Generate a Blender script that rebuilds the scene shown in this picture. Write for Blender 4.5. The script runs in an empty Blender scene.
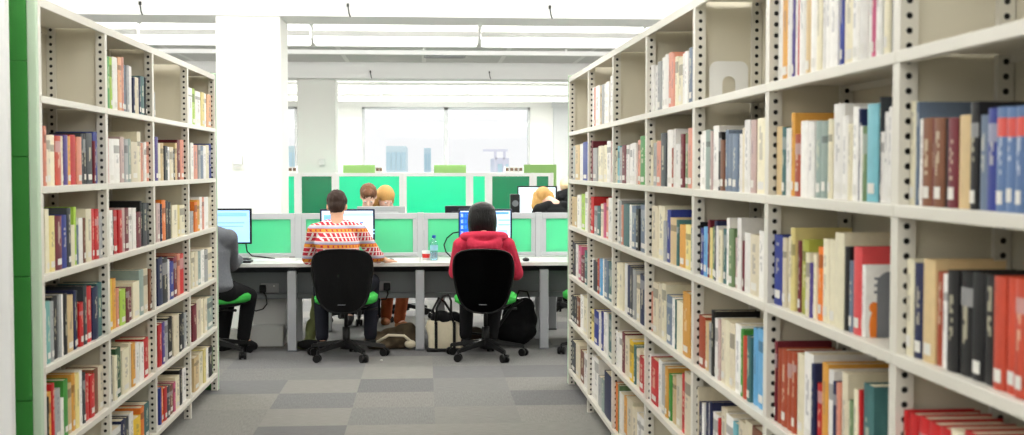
import bpy, bmesh, math, random
from mathutils import Vector, Matrix, Euler
PI = math.pi
C = bpy.context.scene.collection
S = bpy.context.scene
random.seed(7)

# ---------------------------------------------------------------- camera
FPX, YAW, PITCH, CAMH = 1200.0, 0.0729, 0.0410, 1.52
cam_d = bpy.data.cameras.new('camera'); cam = bpy.data.objects.new('camera', cam_d); C.objects.link(cam)
cam_d.sensor_fit = 'HORIZONTAL'; cam_d.sensor_width = 36.0; cam_d.lens = 36.0 * FPX / 1024.0
cam.location = (0, 0, CAMH); cam.rotation_euler = (PI/2 - PITCH, 0, -YAW)
cam_d.dof.use_dof = True; cam_d.dof.focus_distance = 9.6; cam_d.dof.aperture_fstop = 4.6
cam_d.clip_end = 300
S.camera = cam
# ---------------------------------------------------------------- world + exposure
S.view_settings.view_transform = 'Standard'; S.view_settings.look = 'None'
S.view_settings.exposure = 0.0; S.view_settings.gamma = 1.0; S.view_settings.use_curve_mapping = False
W = bpy.data.worlds.new('world'); S.world = W; W.use_nodes = True
W.node_tree.nodes['Background'].inputs[0].default_value = (0.98, 0.99, 1.0, 1)
W.node_tree.nodes['Background'].inputs[1].default_value = 1.0

CEIL = 3.20
LIGHT_W, UP_W = 21.0, 45.0
def area(name, loc, sx, sy, watt, rot=(0, 0, 0), col=(1, 0.985, 0.95)):
    d = bpy.data.lights.new(name, 'AREA'); d.shape = 'RECTANGLE'; d.size = sx; d.size_y = sy
    d.energy = watt; d.color = col
    o = bpy.data.objects.new(name, d); o.location = loc; o.rotation_euler = rot; C.objects.link(o); return o
# tubes of the ceiling fittings: rows along x, one downlight per fitting plus added fill lights (the fittings themselves are built below)
FITS = []
for yy in (-2.2, 0.9, 4.0, 7.1, 9.6):
    for xx in (-5.6, -3.75, -1.9, -0.05, 1.8, 3.65, 5.5): FITS.append((xx, yy, 3.05))
for k in range(-3, 4): FITS.append((-0.30 + 1.815*k, 13.2, 2.97))
for yy in (21.3, 24.6):
    for xx in (-5.4, -3.62, -1.84, -0.06, 1.72, 3.5, 5.28): FITS.append((xx + 0.08, yy, 3.0))
for (x, y, z) in FITS:
    area('fitting_light', (x, y, z - 0.118), 1.5, 0.2, LIGHT_W * (1.6 if y > 11 else 1))
    area('ceiling_fill', (x, y, z + 0.108), 1.5, 0.16, UP_W * (1.5 if y > 11 else 1), (PI, 0, 0))  # upward fill light, added to brighten the ceiling
    if y in (9.6, 13.2): area('beam_fill', (x, y + 0.165, z), 1.7, 0.15, 14.5 if y < 10 else 23.0, (PI/2, 0, 0))  # fill light added to brighten the beam and column faces
# daylight entering through the far window
area('window_daylight', (0.35, 26.7, 2.0), 3.2, 1.5, 120, (-PI/2, 0, 0), (0.93, 0.97, 1.0))

# ---------------------------------------------------------------- pixel -> place
_cp, _sp, _cy, _sy = math.cos(PITCH), math.sin(PITCH), math.cos(YAW), math.sin(YAW)
_fw = Vector((_sy*_cp, _cy*_cp, -_sp)); _rt = Vector((_cy, -_sy, 0)); _up = _rt.cross(_fw)
def ray(px, py): return _fw + _rt*((px-512)/FPX) + _up*(-(py-217.5)/FPX)
def atY(px, py, Y):
    v = ray(px, py); return v*(Y/v.y) + Vector((0, 0, CAMH))
def atX(px, py, X):
    v = ray(px, py); return v*(X/v.x) + Vector((0, 0, CAMH))
def atZ(px, py, Z=0.0):
    v = ray(px, py); return v*((Z-CAMH)/v.z) + Vector((0, 0, CAMH))

# ---------------------------------------------------------------- materials
def lin(c):
    return tuple(((v/12.92) if v <= 0.04045 else ((v+0.055)/1.055)**2.4) for v in c)
def mat(name, col, rough=0.6, metal=0.0, spec=0.3, noise=0.0, nscale=30.0, bump=0.0, coat=0.0):
    m = bpy.data.materials.new(name); m.use_nodes = True; nt = m.node_tree; b = nt.nodes['Principled BSDF']
    b.inputs['Roughness'].default_value = rough; b.inputs['Metallic'].default_value = metal
    b.inputs['Specular IOR Level'].default_value = spec
    if coat: b.inputs['Coat Weight'].default_value = coat
    l = lin(col) + (1,)
    b.inputs['Base Color'].default_value = l
    if noise or bump:
        tc = nt.nodes.new('ShaderNodeTexCoord'); n = nt.nodes.new('ShaderNodeTexNoise'); n.inputs['Scale'].default_value = nscale
        n.inputs['Detail'].default_value = 4; nt.links.new(tc.outputs['Object'], n.inputs['Vector'])
        if noise:
            mx = nt.nodes.new('ShaderNodeMix'); mx.data_type = 'RGBA'
            mx.inputs[6].default_value = tuple(max(0, v*(1-noise)) for v in l[:3]) + (1,)
            mx.inputs[7].default_value = tuple(min(1, v*(1+noise)) for v in l[:3]) + (1,)
            nt.links.new(n.outputs['Fac'], mx.inputs[0]); nt.links.new(mx.outputs[2], b.inputs['Base Color'])
        if bump:
            bp = nt.nodes.new('ShaderNodeBump'); bp.inputs['Strength'].default_value = bump; bp.inputs['Distance'].default_value = 0.01
            nt.links.new(n.outputs['Fac'], bp.inputs['Height']); nt.links.new(bp.outputs['Normal'], b.inputs['Normal'])
    return m
def emis(name, col, s):
    m = bpy.data.materials.new(name); m.use_nodes = True; nt = m.node_tree; b = nt.nodes['Principled BSDF']
    b.inputs['Base Color'].default_value = lin(col)+(1,); b.inputs['Emission Color'].default_value = lin(col)+(1,)
    b.inputs['Emission Strength'].default_value = s; b.inputs['Roughness'].default_value = 0.4
    return m
def attr_mat(name, rough=0.5):
    m = mat(name, (.8, .8, .8), rough, spec=0.35); nt = m.node_tree
    a = nt.nodes.new('ShaderNodeAttribute'); a.attribute_name = 'Col'
    tc = nt.nodes.new('ShaderNodeTexCoord'); n = nt.nodes.new('ShaderNodeTexNoise'); n.inputs['Scale'].default_value = 45
    nt.links.new(tc.outputs['Object'], n.inputs['Vector'])
    mr = nt.nodes.new('ShaderNodeMapRange'); mr.inputs['To Min'].default_value = 0.88; mr.inputs['To Max'].default_value = 1.1
    nt.links.new(n.outputs['Fac'], mr.inputs['Value'])
    vm = nt.nodes.new('ShaderNodeVectorMath'); vm.operation = 'SCALE'
    nt.links.new(a.outputs['Color'], vm.inputs[0]); nt.links.new(mr.outputs['Result'], vm.inputs['Scale'])
    nt.links.new(vm.outputs['Vector'], nt.nodes['Principled BSDF'].inputs['Base Color'])
    return m
M = dict(
    shelf=mat('shelf_metal', (.87, .855, .81), .42, spec=.4, noise=.03, nscale=6),
    panel=mat('shelf_panel', (.85, .825, .75), .5, spec=.3, noise=.04, nscale=5),
    green_end=mat('green_end_panel', (.21, .50, .21), .45, noise=.08, nscale=3),
    pale_green=mat('pale_green_trim', (.74, .82, .72), .5),
    cover=attr_mat('book_cover'), pages=mat('book_pages', (.88, .83, .72), .8, noise=.08, nscale=80),
    sticker=mat('spine_sticker', (.89, .88, .85), .6),
    white=mat('white_paint', (.93, .93, .92), .75, spec=.2), wallw=mat('wall_paint', (.93, .93, .91), .85, spec=.15, noise=.01, nscale=2),
    ceilw=mat('beam_paint', (.97, .97, .965), .85, spec=.1),
    winframe=mat('window_frame_metal', (.70, .71, .71), .4, .3),
    desk=mat('desk_laminate', (.83, .83, .82), .45, spec=.35, noise=.02, nscale=9), edge=mat('desk_edge', (.90, .90, .88), .5),
    alu=mat('brushed_aluminium', (.74, .75, .77), .42, .35, noise=.03, nscale=60),
    frame=mat('screen_frame_grey', (.73, .74, .75), .45, .2), tray=mat('cable_tray_grey', (.50, .52, .53), .5, .2),
    trayd=mat('cable_tray_dark', (.33, .34, .35), .6),
    black=mat('black_plastic', (.055, .055, .06), .45), fabric_k=mat('black_fabric', (.045, .045, .05), .92, noise=.3, nscale=300, bump=.3),
    mesh_k=mat('black_mesh_back', (.16, .16, .165), .75, noise=.3, nscale=200, bump=.3),
    green_seat=mat('green_seat_fabric', (.25, .72, .30), .9, noise=.1, nscale=200),
    chrome=mat('steel', (.70, .70, .72), .25, .9), navy=mat('navy_bezel', (.07, .09, .22), .35),
    bezel=mat('black_bezel', (.05, .06, .09), .35), grey_plastic=mat('grey_plastic', (.46, .47, .49), .5),
    silver=mat('silver_plastic', (.62, .62, .63), .4),
    whitep=mat('white_plastic', (.88, .88, .87), .4), paper=mat('paper', (.92, .94, .95), .8),
    skin=mat('skin', (.86, .66, .55), .55, noise=.04, nscale=20), skin2=mat('skin_pale', (.92, .74, .66), .55),
    jean=mat('dark_trousers', (.11, .12, .16), .9, noise=.2, nscale=120), black_cloth=mat('black_cloth', (.06, .06, .07), .92, noise=.2, nscale=90),
    grey_cloth=mat('grey_jacket', (.40, .41, .43), .92, noise=.22, nscale=90, bump=.3),
    red_cloth=mat('red_hoodie', (.73, .17, .27), .92, noise=.1, nscale=60, bump=.25),
    orange_cloth=mat('rust_trousers', (.62, .31, .17), .9, noise=.15, nscale=60),
    hair_b=mat('hair_brown', (.20, .13, .09), .55, noise=.5, nscale=90, bump=.6), hair_k=mat('hair_black', (.055, .048, .05), .38, noise=.6, nscale=60, bump=.7),
    hair_y=mat('hair_blond', (.78, .60, .35), .5, noise=.3, nscale=60, bump=.6), hair_r=mat('hair_auburn', (.42, .27, .17), .5, noise=.4, nscale=60, bump=.6),
    hair_p=mat('hair_pale', (.85, .76, .60), .5, noise=.25, nscale=60, bump=.6),
    eye=mat('eye_white', (.9, .9, .9), .2), pupil=mat('eye_dark', (.08, .05, .04), .2), lip=mat('lips', (.70, .38, .36), .5),
    shoe=mat('dark_shoe', (.08, .08, .09), .6), tan=mat('tan_shoe', (.62, .40, .25), .7),
    canvas=mat('cream_canvas', (.87, .83, .73), .9, noise=.08, nscale=40, bump=.3), camo=mat('brown_bag_cloth', (.36, .31, .24), .9, noise=.75, nscale=9, bump=.4),
    blue_cap=mat('blue_cap', (.10, .32, .72), .4), red=mat('red_plastic', (.80, .16, .14), .5), box_w=mat('white_metal_box', (.80, .80, .79), .5),
    lgreen=mat('light_green_board', (.60, .77, .46), .7), brownl=mat('brown_label', (.42, .33, .27), .7),
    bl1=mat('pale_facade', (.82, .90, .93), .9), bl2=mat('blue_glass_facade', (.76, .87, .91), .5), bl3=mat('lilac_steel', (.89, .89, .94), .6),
    post_shade=mat('post_shade', (.20, .20, .19), .9), darkslot=mat('dark_slot', (.25, .25, .24), .8), green_bag=mat('olive_cloth', (.42, .45, .28), .9, noise=.2, nscale=40),
)
for k_ in ('hair_k', 'hair_y', 'hair_b', 'hair_r', 'hair_p'):   # strands run down the head
    nt_ = M[k_].node_tree; mp_ = nt_.nodes.new('ShaderNodeMapping'); mp_.inputs['Scale'].default_value = (3.2, 3.2, .35)
    tc_ = [n for n in nt_.nodes if n.type == 'TEX_COORD'][0]; nz_ = [n for n in nt_.nodes if n.type == 'TEX_NOISE'][0]
    nt_.links.new(tc_.outputs['Object'], mp_.inputs['Vector']); nt_.links.new(mp_.outputs[0], nz_.inputs['Vector'])
# frosted green glass of the desk screens
def green_glass(name, col, tcol):
    m = bpy.data.materials.new(name); m.use_nodes = True; nt = m.node_tree; nt.nodes.clear()
    o = nt.nodes.new('ShaderNodeOutputMaterial'); t = nt.nodes.new('ShaderNodeBsdfTranslucent'); d = nt.nodes.new('ShaderNodeBsdfDiffuse'); g = nt.nodes.new('ShaderNodeBsdfGlossy')
    t.inputs[0].default_value = lin(tcol)+(1,); d.inputs[0].default_value = lin(col)+(1,); g.inputs['Roughness'].default_value = .25
    a = nt.nodes.new('ShaderNodeMixShader'); a.inputs[0].default_value = .45; b = nt.nodes.new('ShaderNodeMixShader'); b.inputs[0].default_value = .05
    tr = nt.nodes.new('ShaderNodeBsdfTransparent'); tr.inputs[0].default_value = lin(tcol)+(1,); c = nt.nodes.new('ShaderNodeMixShader'); c.inputs[0].default_value = .12
    nt.links.new(t.outputs[0], a.inputs[1]); nt.links.new(d.outputs[0], a.inputs[2]); nt.links.new(a.outputs[0], b.inputs[1]); nt.links.new(g.outputs[0], b.inputs[2])
    nt.links.new(b.outputs[0], c.inputs[1]); nt.links.new(tr.outputs[0], c.inputs[2]); nt.links.new(c.outputs[0], o.inputs[0]); return m
M['gglass'] = green_glass('frosted_green_glass', (.46, .86, .68), (.55, .94, .78))
M['gglass2'] = green_glass('frosted_green_glass_far', (.22, .86, .68), (.30, .96, .82))
M['gshade'] = green_glass('shaded_green_glass', (.02, .62, .42), (.1, .62, .48))  # shade from the column and people behind, painted into the glass colour
def clear_glass(name, tint=(1, 1, 1), f=.02):
    m = bpy.data.materials.new(name); m.use_nodes = True; nt = m.node_tree; nt.nodes.clear()
    o = nt.nodes.new('ShaderNodeOutputMaterial'); t = nt.nodes.new('ShaderNodeBsdfTransparent'); g = nt.nodes.new('ShaderNodeBsdfGlossy'); x = nt.nodes.new('ShaderNodeMixShader')
    t.inputs[0].default_value = tint+(1,); g.inputs['Roughness'].default_value = .03; x.inputs[0].default_value = f
    nt.links.new(t.outputs[0], x.inputs[1]); nt.links.new(g.outputs[0], x.inputs[2]); nt.links.new(x.outputs[0], o.inputs[0]); return m
M['glass'] = clear_glass('window_glass'); M['bottle'] = clear_glass('bottle_plastic', (.82, .92, .97), .16)
def carpet():
    m = mat('carpet_tiles', (.5, .5, .5), .95, spec=.1); nt = m.node_tree; N = nt.nodes.new; L = nt.links.new
    tc = N('ShaderNodeTexCoord'); sc = N('ShaderNodeMapping'); sc.inputs['Scale'].default_value = (1/.52, 1/.52, 1); sc.inputs['Location'].default_value = (-.115, .35, 0)
    L(tc.outputs['Object'], sc.inputs['Vector'])
    fl = N('ShaderNodeVectorMath'); fl.operation = 'FLOOR'; L(sc.outputs['Vector'], fl.inputs[0])
    wn = N('ShaderNodeTexWhiteNoise'); wn.noise_dimensions = '3D'; L(fl.outputs[0], wn.inputs['Vector'])
    cr = N('ShaderNodeValToRGB'); e = cr.color_ramp; e.interpolation = 'CONSTANT'
    cols = [(0, (.455, .453, .455)), (.16, (.52, .515, .50)), (.45, (.50, .498, .49)), (.62, (.54, .535, .515)), (.86, (.475, .473, .475))]
    e.elements[0].position = 0; e.elements[0].color = lin(cols[0][1])+(1,); e.elements[1].position = cols[1][0]; e.elements[1].color = lin(cols[1][1])+(1,)
    for p, c in cols[2:]:
        k = e.elements.new(p); k.color = lin(c)+(1,)
    L(wn.outputs['Value'], cr.inputs['Fac'])
    # pile direction turns with each tile
    fr = N('ShaderNodeVectorMath'); fr.operation = 'FRACTION'; L(sc.outputs['Vector'], fr.inputs[0])
    st = N('ShaderNodeMapping'); st.inputs['Scale'].default_value = (160, 14, 1); L(tc.outputs['Object'], st.inputs['Vector'])
    st2 = N('ShaderNodeMapping'); st2.inputs['Scale'].default_value = (14, 160, 1); L(tc.outputs['Object'], st2.inputs['Vector'])
    mv = N('ShaderNodeMix'); mv.data_type = 'VECTOR'; gt = N('ShaderNodeMath'); gt.operation = 'GREATER_THAN'; gt.inputs[1].default_value = .5
    sx = N('ShaderNodeSeparateColor'); L(wn.outputs['Color'], sx.inputs[0]); L(sx.outputs[1], gt.inputs[0]); L(gt.outputs[0], mv.inputs[0])
    L(st.outputs[0], mv.inputs[4]); L(st2.outputs[0], mv.inputs[5])
    n = N('ShaderNodeTexNoise'); n.inputs['Scale'].default_value = 1; n.inputs['Detail'].default_value = 3; L(mv.outputs[1], n.inputs['Vector'])
    mr = N('ShaderNodeMapRange'); mr.inputs['To Min'].default_value = .68; mr.inputs['To Max'].default_value = 1.32; L(n.outputs['Fac'], mr.inputs['Value'])
    vm = N('ShaderNodeVectorMath'); vm.operation = 'SCALE'; L(cr.outputs[0], vm.inputs[0]); L(mr.outputs[0], vm.inputs['Scale'])
    L(vm.outputs[0], nt.nodes['Principled BSDF'].inputs['Base Color'])
    bp = N('ShaderNodeBump'); bp.inputs['Strength'].default_value = .3; bp.inputs['Distance'].default_value = .004; L(n.outputs['Fac'], bp.inputs['Height']); L(bp.outputs[0], nt.nodes['Principled BSDF'].inputs['Normal'])
    return m
M['carpet'] = carpet()
def ceiling_mat():
    m = mat('ceiling_tiles', (.8, .8, .8), .9, spec=.1); nt = m.node_tree; N = nt.nodes.new; L = nt.links.new
    tc = N('ShaderNodeTexCoord'); b = N('ShaderNodeTexBrick'); b.offset = 0; b.inputs['Scale'].default_value = 1
    b.inputs['Brick Width'].default_value = 1.2; b.inputs['Row Height'].default_value = 1.2; b.inputs['Mortar Size'].default_value = .035
    b.inputs['Color1'].default_value = lin((.88, .88, .87))+(1,); b.inputs['Color2'].default_value = lin((.91, .91, .90))+(1,); b.inputs['Mortar'].default_value = lin((.97, .97, .96))+(1,)
    L(tc.outputs['Object'], b.inputs['Vector']); L(b.outputs['Color'], nt.nodes['Principled BSDF'].inputs['Base Color']); return m
M['ceil'] = ceiling_mat()

# ---------------------------------------------------------------- mesh helpers
def box(bm, x0, x1, y0, y1, z0, z1, mi=0, bev=0.0):
    vs = [bm.verts.new(p) for p in ((x0,y0,z0),(x1,y0,z0),(x1,y1,z0),(x0,y1,z0),(x0,y0,z1),(x1,y0,z1),(x1,y1,z1),(x0,y1,z1))]
    fs = [bm.faces.new([vs[i] for i in q]) for q in ((3,2,1,0),(4,5,6,7),(0,1,5,4),(1,2,6,5),(2,3,7,6),(3,0,4,7))]
    for f in fs: f.material_index = mi
    if bev:
        es = {e for f in fs for e in f.edges}
        bmesh.ops.bevel(bm, geom=list(es), offset=bev, segments=2, affect='EDGES', profile=.5)
    return vs
def obox(bm, c, h, R, mi=0, bev=0.0):
    """box with centre c, half sizes h, rotation matrix R"""
    b2 = bmesh.new(); box(b2, -h[0], h[0], -h[1], h[1], -h[2], h[2], mi, bev)
    merge(bm, b2, Matrix.Translation(c) @ R.to_4x4())
def merge(bm, src, mtx=None):
    me = bpy.data.meshes.new('tmp'); src.to_mesh(me); src.free()
    if mtx: me.transform(mtx)
    bm.from_mesh(me); bpy.data.meshes.remove(me)
def tube(bm, pts, rad, seg=8, mi=0, cap=True):
    pts = [Vector(p) for p in pts]; n = len(pts)
    rs = rad if isinstance(rad, (list, tuple)) else [rad]*n
    rings = []; prev = None
    for i, p in enumerate(pts):
        t = (pts[min(i+1, n-1)] - pts[max(i-1, 0)]).normalized()
        a = prev if prev else (Vector((0, 0, 1)) if abs(t.z) < .9 else Vector((1, 0, 0)))
        u = (a - t*a.dot(t)).normalized(); v = t.cross(u); prev = u
        rings.append([bm.verts.new(p + (u*math.cos(2*PI*k/seg) + v*math.sin(2*PI*k/seg))*rs[i]) for k in range(seg)])
    for a, b in zip(rings, rings[1:]):
        for k in range(seg):
            f = bm.faces.new((a[k], a[(k+1) % seg], b[(k+1) % seg], b[k])); f.material_index = mi; f.smooth = True
    if cap:
        for r, rev in ((rings[0], True), (rings[-1], False)):
            f = bm.faces.new(r[::-1] if rev else r); f.material_index = mi
def loft(bm, secs, seg=20, mi=0, cap=True, smooth=True):
    """secs: (centre, rx, ry[, power]) horizontal ellipses, z from centre"""
    rings = []
    for s in secs:
        c, rx, ry = Vector(s[0]), s[1], s[2]; pw = s[3] if len(s) > 3 else 2.0
        r = []
        for k in range(seg):
            a = 2*PI*k/seg; ca, sa = math.cos(a), math.sin(a)
            r.append(bm.verts.new(c + Vector((math.copysign(abs(ca)**(2/pw), ca)*rx, math.copysign(abs(sa)**(2/pw), sa)*ry, 0))))
        rings.append(r)
    for a, b in zip(rings, rings[1:]):
        for k in range(seg):
            f = bm.faces.new((a[k], a[(k+1) % seg], b[(k+1) % seg], b[k])); f.material_index = mi; f.smooth = smooth
    if cap:
        f = bm.faces.new(rings[0][::-1]); f.material_index = mi; f = bm.faces.new(rings[-1]); f.material_index = mi
_BT = {}
def ball(bm, c, r, R=None, u=14, v=10, mi=0):
    if not isinstance(r, (tuple, list)): r = (r, r, r)
    if (u, v) not in _BT:
        _BT[(u, v)] = [[Vector((math.sin(PI*j/v)*math.cos(2*PI*k/u), math.sin(PI*j/v)*math.sin(2*PI*k/u), math.cos(PI*j/v))) for k in range(u)] for j in range(1, v)]
    m3 = (R if R else Matrix.Identity(3)) @ Matrix.Diagonal(r); c = Vector(c); nv = bm.verts.new; nf = bm.faces.new
    rings = [[nv(c + m3 @ p) for p in row] for row in _BT[(u, v)]]
    top, bot = nv(c + m3 @ Vector((0, 0, 1))), nv(c - m3 @ Vector((0, 0, 1)))
    fs = []
    for k in range(u):
        n = (k+1) % u; fs.append(nf((top, rings[0][k], rings[0][n]))); fs.append(nf((bot, rings[-1][n], rings[-1][k])))
        for a, b in zip(rings, rings[1:]): fs.append(nf((a[k], b[k], b[n], a[n])))
    for f in fs: f.smooth = True; f.material_index = mi
def limb(bm, pts, rad):
    """chain of overlapping balls, fused later by a voxel remesh"""
    for (a, b, ra, rb) in zip(pts, pts[1:], rad, rad[1:]):
        a, b = Vector(a), Vector(b); n = max(3, int((b-a).length/(min(ra, rb)*.45)))
        for i in range(n+1):
            t = i/n; ball(bm, a.lerp(b, t), ra+(rb-ra)*t, u=12, v=8)
def obj(name, bm, m, parent=None, loc=None, smooth=False):
    bmesh.ops.recalc_face_normals(bm, faces=bm.faces)
    me = bpy.data.meshes.new(name); bm.to_mesh(me); bm.free()
    for k in (m if isinstance(m, (list, tuple)) else [m]): me.materials.append(k)
    if smooth:
        for p in me.polygons: p.use_smooth = True
    o = bpy.data.objects.new(name, me); C.objects.link(o)
    base = Vector(loc) if loc is not None else None
    if parent is not None:
        o.parent = parent
        if 'wbase' in parent: base = Vector(parent['wbase'])
    if base is not None:
        me.transform(Matrix.Translation(-base))
        if parent is None: o.location = base; o['wbase'] = tuple(base)
        else: o['wbase'] = tuple(base)
    return o
def fuse(bm, voxel, smooth_it=2, fac=.5):
    me = bpy.data.meshes.new('tmpf'); bm.to_mesh(me); bm.free()
    o = bpy.data.objects.new('tmpf', me); C.objects.link(o)
    r = o.modifiers.new('r', 'REMESH'); r.mode = 'VOXEL'; r.voxel_size = voxel; r.use_smooth_shade = True
    if smooth_it:
        s = o.modifiers.new('s', 'SMOOTH'); s.factor = fac; s.iterations = smooth_it
    dg = bpy.context.evaluated_depsgraph_get(); ev = o.evaluated_get(dg); m2 = bpy.data.meshes.new_from_object(ev)
    b = bmesh.new(); b.from_mesh(m2); bpy.data.objects.remove(o); bpy.data.meshes.remove(me); bpy.data.meshes.remove(m2)
    for f in b.faces: f.smooth = True
    return b
def thing(name, label, cat, loc=(0, 0, 0), rotz=0, group=None, kind=None):
    o = bpy.data.objects.new(name, None); C.objects.link(o); o.empty_display_size = .05
    o.location = loc; o.rotation_euler = (0, 0, rotz); o['label'] = label; o['category'] = cat; o['wbase'] = tuple(loc)
    if group: o['group'] = group
    return o
def tag(o, label, cat, group=None, kind=None):
    o['label'] = label; o['category'] = cat
    if group: o['group'] = group
    if kind: o['kind'] = kind
    return o
def struct(name, bm, m):
    o = obj(name, bm, m); o['kind'] = 'structure'; return o
def dup(root, loc, rotz, label=None):
    r = root.copy(); C.objects.link(r); r.location = loc; r.rotation_euler = (0, 0, rotz)
    if label: r['label'] = label
    for ch in list(root.children):
        c = ch.copy(); C.objects.link(c); c.parent = r
        for g in list(ch.children):
            d = g.copy(); C.objects.link(d); d.parent = c
    return r
# ================================================================ the room
bm = bmesh.new(); box(bm, -8, 8, -5, 27.3, -.1, 0); struct('floor', bm, M['carpet'])
bm = bmesh.new(); box(bm, -8, 8, -5, 27.3, CEIL, CEIL+.1); struct('ceiling', bm, M['ceil'])
bm = bmesh.new(); box(bm, -8.15, -8, -5, 27.3, 0, CEIL); struct('wall_left', bm, M['wallw'])
bm = bmesh.new(); box(bm, 8, 8.15, -5, 27.3, 0, CEIL); struct('wall_right', bm, M['wallw'])
bm = bmesh.new(); box(bm, -8, 8, -5.15, -5, 0, CEIL); struct('wall_front', bm, M['wallw'])
# far wall with two window openings
YW = 27.0
wx0, wz1 = atY(362, 107, YW).x, atY(400, 107, YW).z
wx1 = atY(530, 107, YW).x; wz0 = 0.95
lx0, lx1 = atY(255, 105, YW).x, atY(297, 105, YW).x
rx0 = atY(553, 100, YW).x
bm = bmesh.new()
for (a, b_) in ((-8, lx0), (lx1, wx0), (wx1, 8)): box(bm, a, b_, YW, YW+.3, 0, CEIL)
for (a, b_) in ((lx0, lx1), (wx0, wx1)):
    box(bm, a, b_, YW, YW+.3, 0, wz0); box(bm, a, b_, YW, YW+.3, wz1, CEIL)
struct('wall_back', bm, M['wallw'])
def window(n, x0, x1, mull):
    bm = bmesh.new(); t = .055
    box(bm, x0, x1, YW-.02, YW+.08, wz1-t, wz1); box(bm, x0, x1, YW-.02, YW+.08, wz0, wz0+t)
    box(bm, x0, x0+t, YW-.02, YW+.08, wz0, wz1); box(bm, x1-t, x1, YW-.02, YW+.08, wz0, wz1)
    for m_ in mull: box(bm, m_-.045, m_+.045, YW-.02, YW+.08, wz0, wz1)
    o = struct('window_%d' % n, bm, M['winframe'])
    g = bmesh.new(); box(g, x0+t, x1-t, YW+.03, YW+.036, wz0+t, wz1-t); obj('pane', g, M['glass'], o)
    s = bmesh.new(); box(s, x0-.05, x1+.05, YW-.12, YW+.02, wz0-.04, wz0, bev=.006); obj('window_sill', s, M['white'], o)
window(1, wx0, wx1, [atY(446, 130, YW).x]); window(2, lx0, lx1, [])
# a panelled cupboard door at the right of the far wall
bm = bmesh.new(); dx = rx0
box(bm, dx, dx+1.5, YW-.12, YW, 0, atY(560, 108, YW).z); box(bm, dx-.03, dx+1.53, YW-.15, YW, atY(560, 108, YW).z, atY(560, 99, YW).z)
for i in range(6): box(bm, dx+.05+i*.24, dx+.25+i*.24, YW-.13, YW-.11, .05, atY(560, 111, YW).z)
struct('door_1', bm, mat('grey_door', (.80, .81, .81), .6))
# beams across the ceiling
BZ = 2.944
for i, yb in enumerate((11.43, 19.2)):
    bm = bmesh.new(); box(bm, -8, 8, yb, yb+.62, BZ, CEIL, bev=.004)
    box(bm, -8, 8, yb-.012, yb, BZ, BZ+.018)
    struct('trim_%d' % (i+1), bm, M['ceilw'])
for i, (x, yb) in enumerate([(141, 11.43), (349, 11.43), (551, 11.43), (371, 19.2), (490, 19.2)]):
    p = atY(x, 10 if yb < 15 else 72, yb-.02); bm = bmesh.new()
    tube(bm, [(p.x-.01, yb-.02, BZ+.10), (p.x, yb-.02, BZ+.03), (p.x+.012, yb-.02, BZ-.005)], .0055, 6)
    box(bm, p.x-.02, p.x+.0, yb-.03, yb, BZ+.09, BZ+.12)
    o = obj('cable_hook', bm, M['darkslot'], loc=(p.x, yb-.02, BZ))
    tag(o, 'small dark hook on the %s, %s' % ('near ceiling beam' if yb < 15 else 'far ceiling beam', ['leftmost of three, above left bookcase', 'middle of three', 'rightmost of three', 'left one of two', 'right one of two'][i]), 'hook', 'hooks on the ceiling beams')
# cable trunking slung across the ceiling bay
bm = bmesh.new(); tz = atY(400, 52.5, 16.9).z; box(bm, -8, 8, 16.88, 16.95, tz-.03, tz+.03, bev=.006)
for x in (-4, -2, 0, 2, 4): box(bm, x-.01, x+.01, 16.9, 16.93, tz+.03, CEIL)
tag(obj('cable_trunking', bm, M['ceilw'], loc=(0, 16.9, tz)), 'long white trunking slung below the ceiling between the two beams', 'trunking')
# air grille
p = atY(433, 48, 15.4); bm = bmesh.new(); box(bm, .0, .62, 17.6, 18.3, CEIL-.012, CEIL)
for i in range(7): box(bm, .03, .59, 17.66+i*.09, 17.70+i*.09, CEIL-.022, CEIL-.012)
tag(obj('ceiling_vent', bm, M['silver'], loc=(.3, 17.9, CEIL)), 'grey square vent in the tiled ceiling behind the near beam', 'vent')
# light fittings
fit0 = None; nm = ['first', 'second', 'third', 'fourth', 'fifth', 'sixth', 'seventh']
vis = 0
for i, (x, y, z) in enumerate(FITS):
    rows = sorted({f[1] for f in FITS}); row = rows.index(y); k = sorted([f[0] for f in FITS if f[1] == y]).index(x)
    lab = 'long white light fitting, %s from left in ceiling row %d counted from the camera' % (nm[k], row+1)
    rn = ['row over the camera', 'nearest row over the aisle', 'second row over the aisle', 'third row over the aisle', 'last row before the near beam', 'row between the two beams', 'row just behind the far beam', 'row by the far window'][row]
    lab = 'long white ceiling light fitting, %s from left in the %s' % (nm[k], rn)
    if fit0 is None:
        fit0 = thing('ceiling_light', lab, 'light fitting', (x, y, z), 0, 'fluorescent fittings below the ceiling')
        b = bmesh.new(); box(b, x-.895, x+.895, y-.155, y+.155, z-.03, z+.03, bev=.008)
        for sx in (-.6, .6): box(b, x+sx-.01, x+sx+.01, y-.01, y+.01, z+.10, z+.15)
        obj('housing', b, M['ceilw'], fit0)
        b = bmesh.new(); box(b, x-.885, x+.885, y-.145, y+.145, z-.112, z-.03, bev=.02); box(b, x-.885, x+.885, y-.145, y+.145, z+.03, z+.100, bev=.02); obj('diffuser', b, emis('fitting_diffuser', (1, 1, .98), 1.1), fit0)
    else: dup(fit0, (x, y, z), 0, lab)
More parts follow.
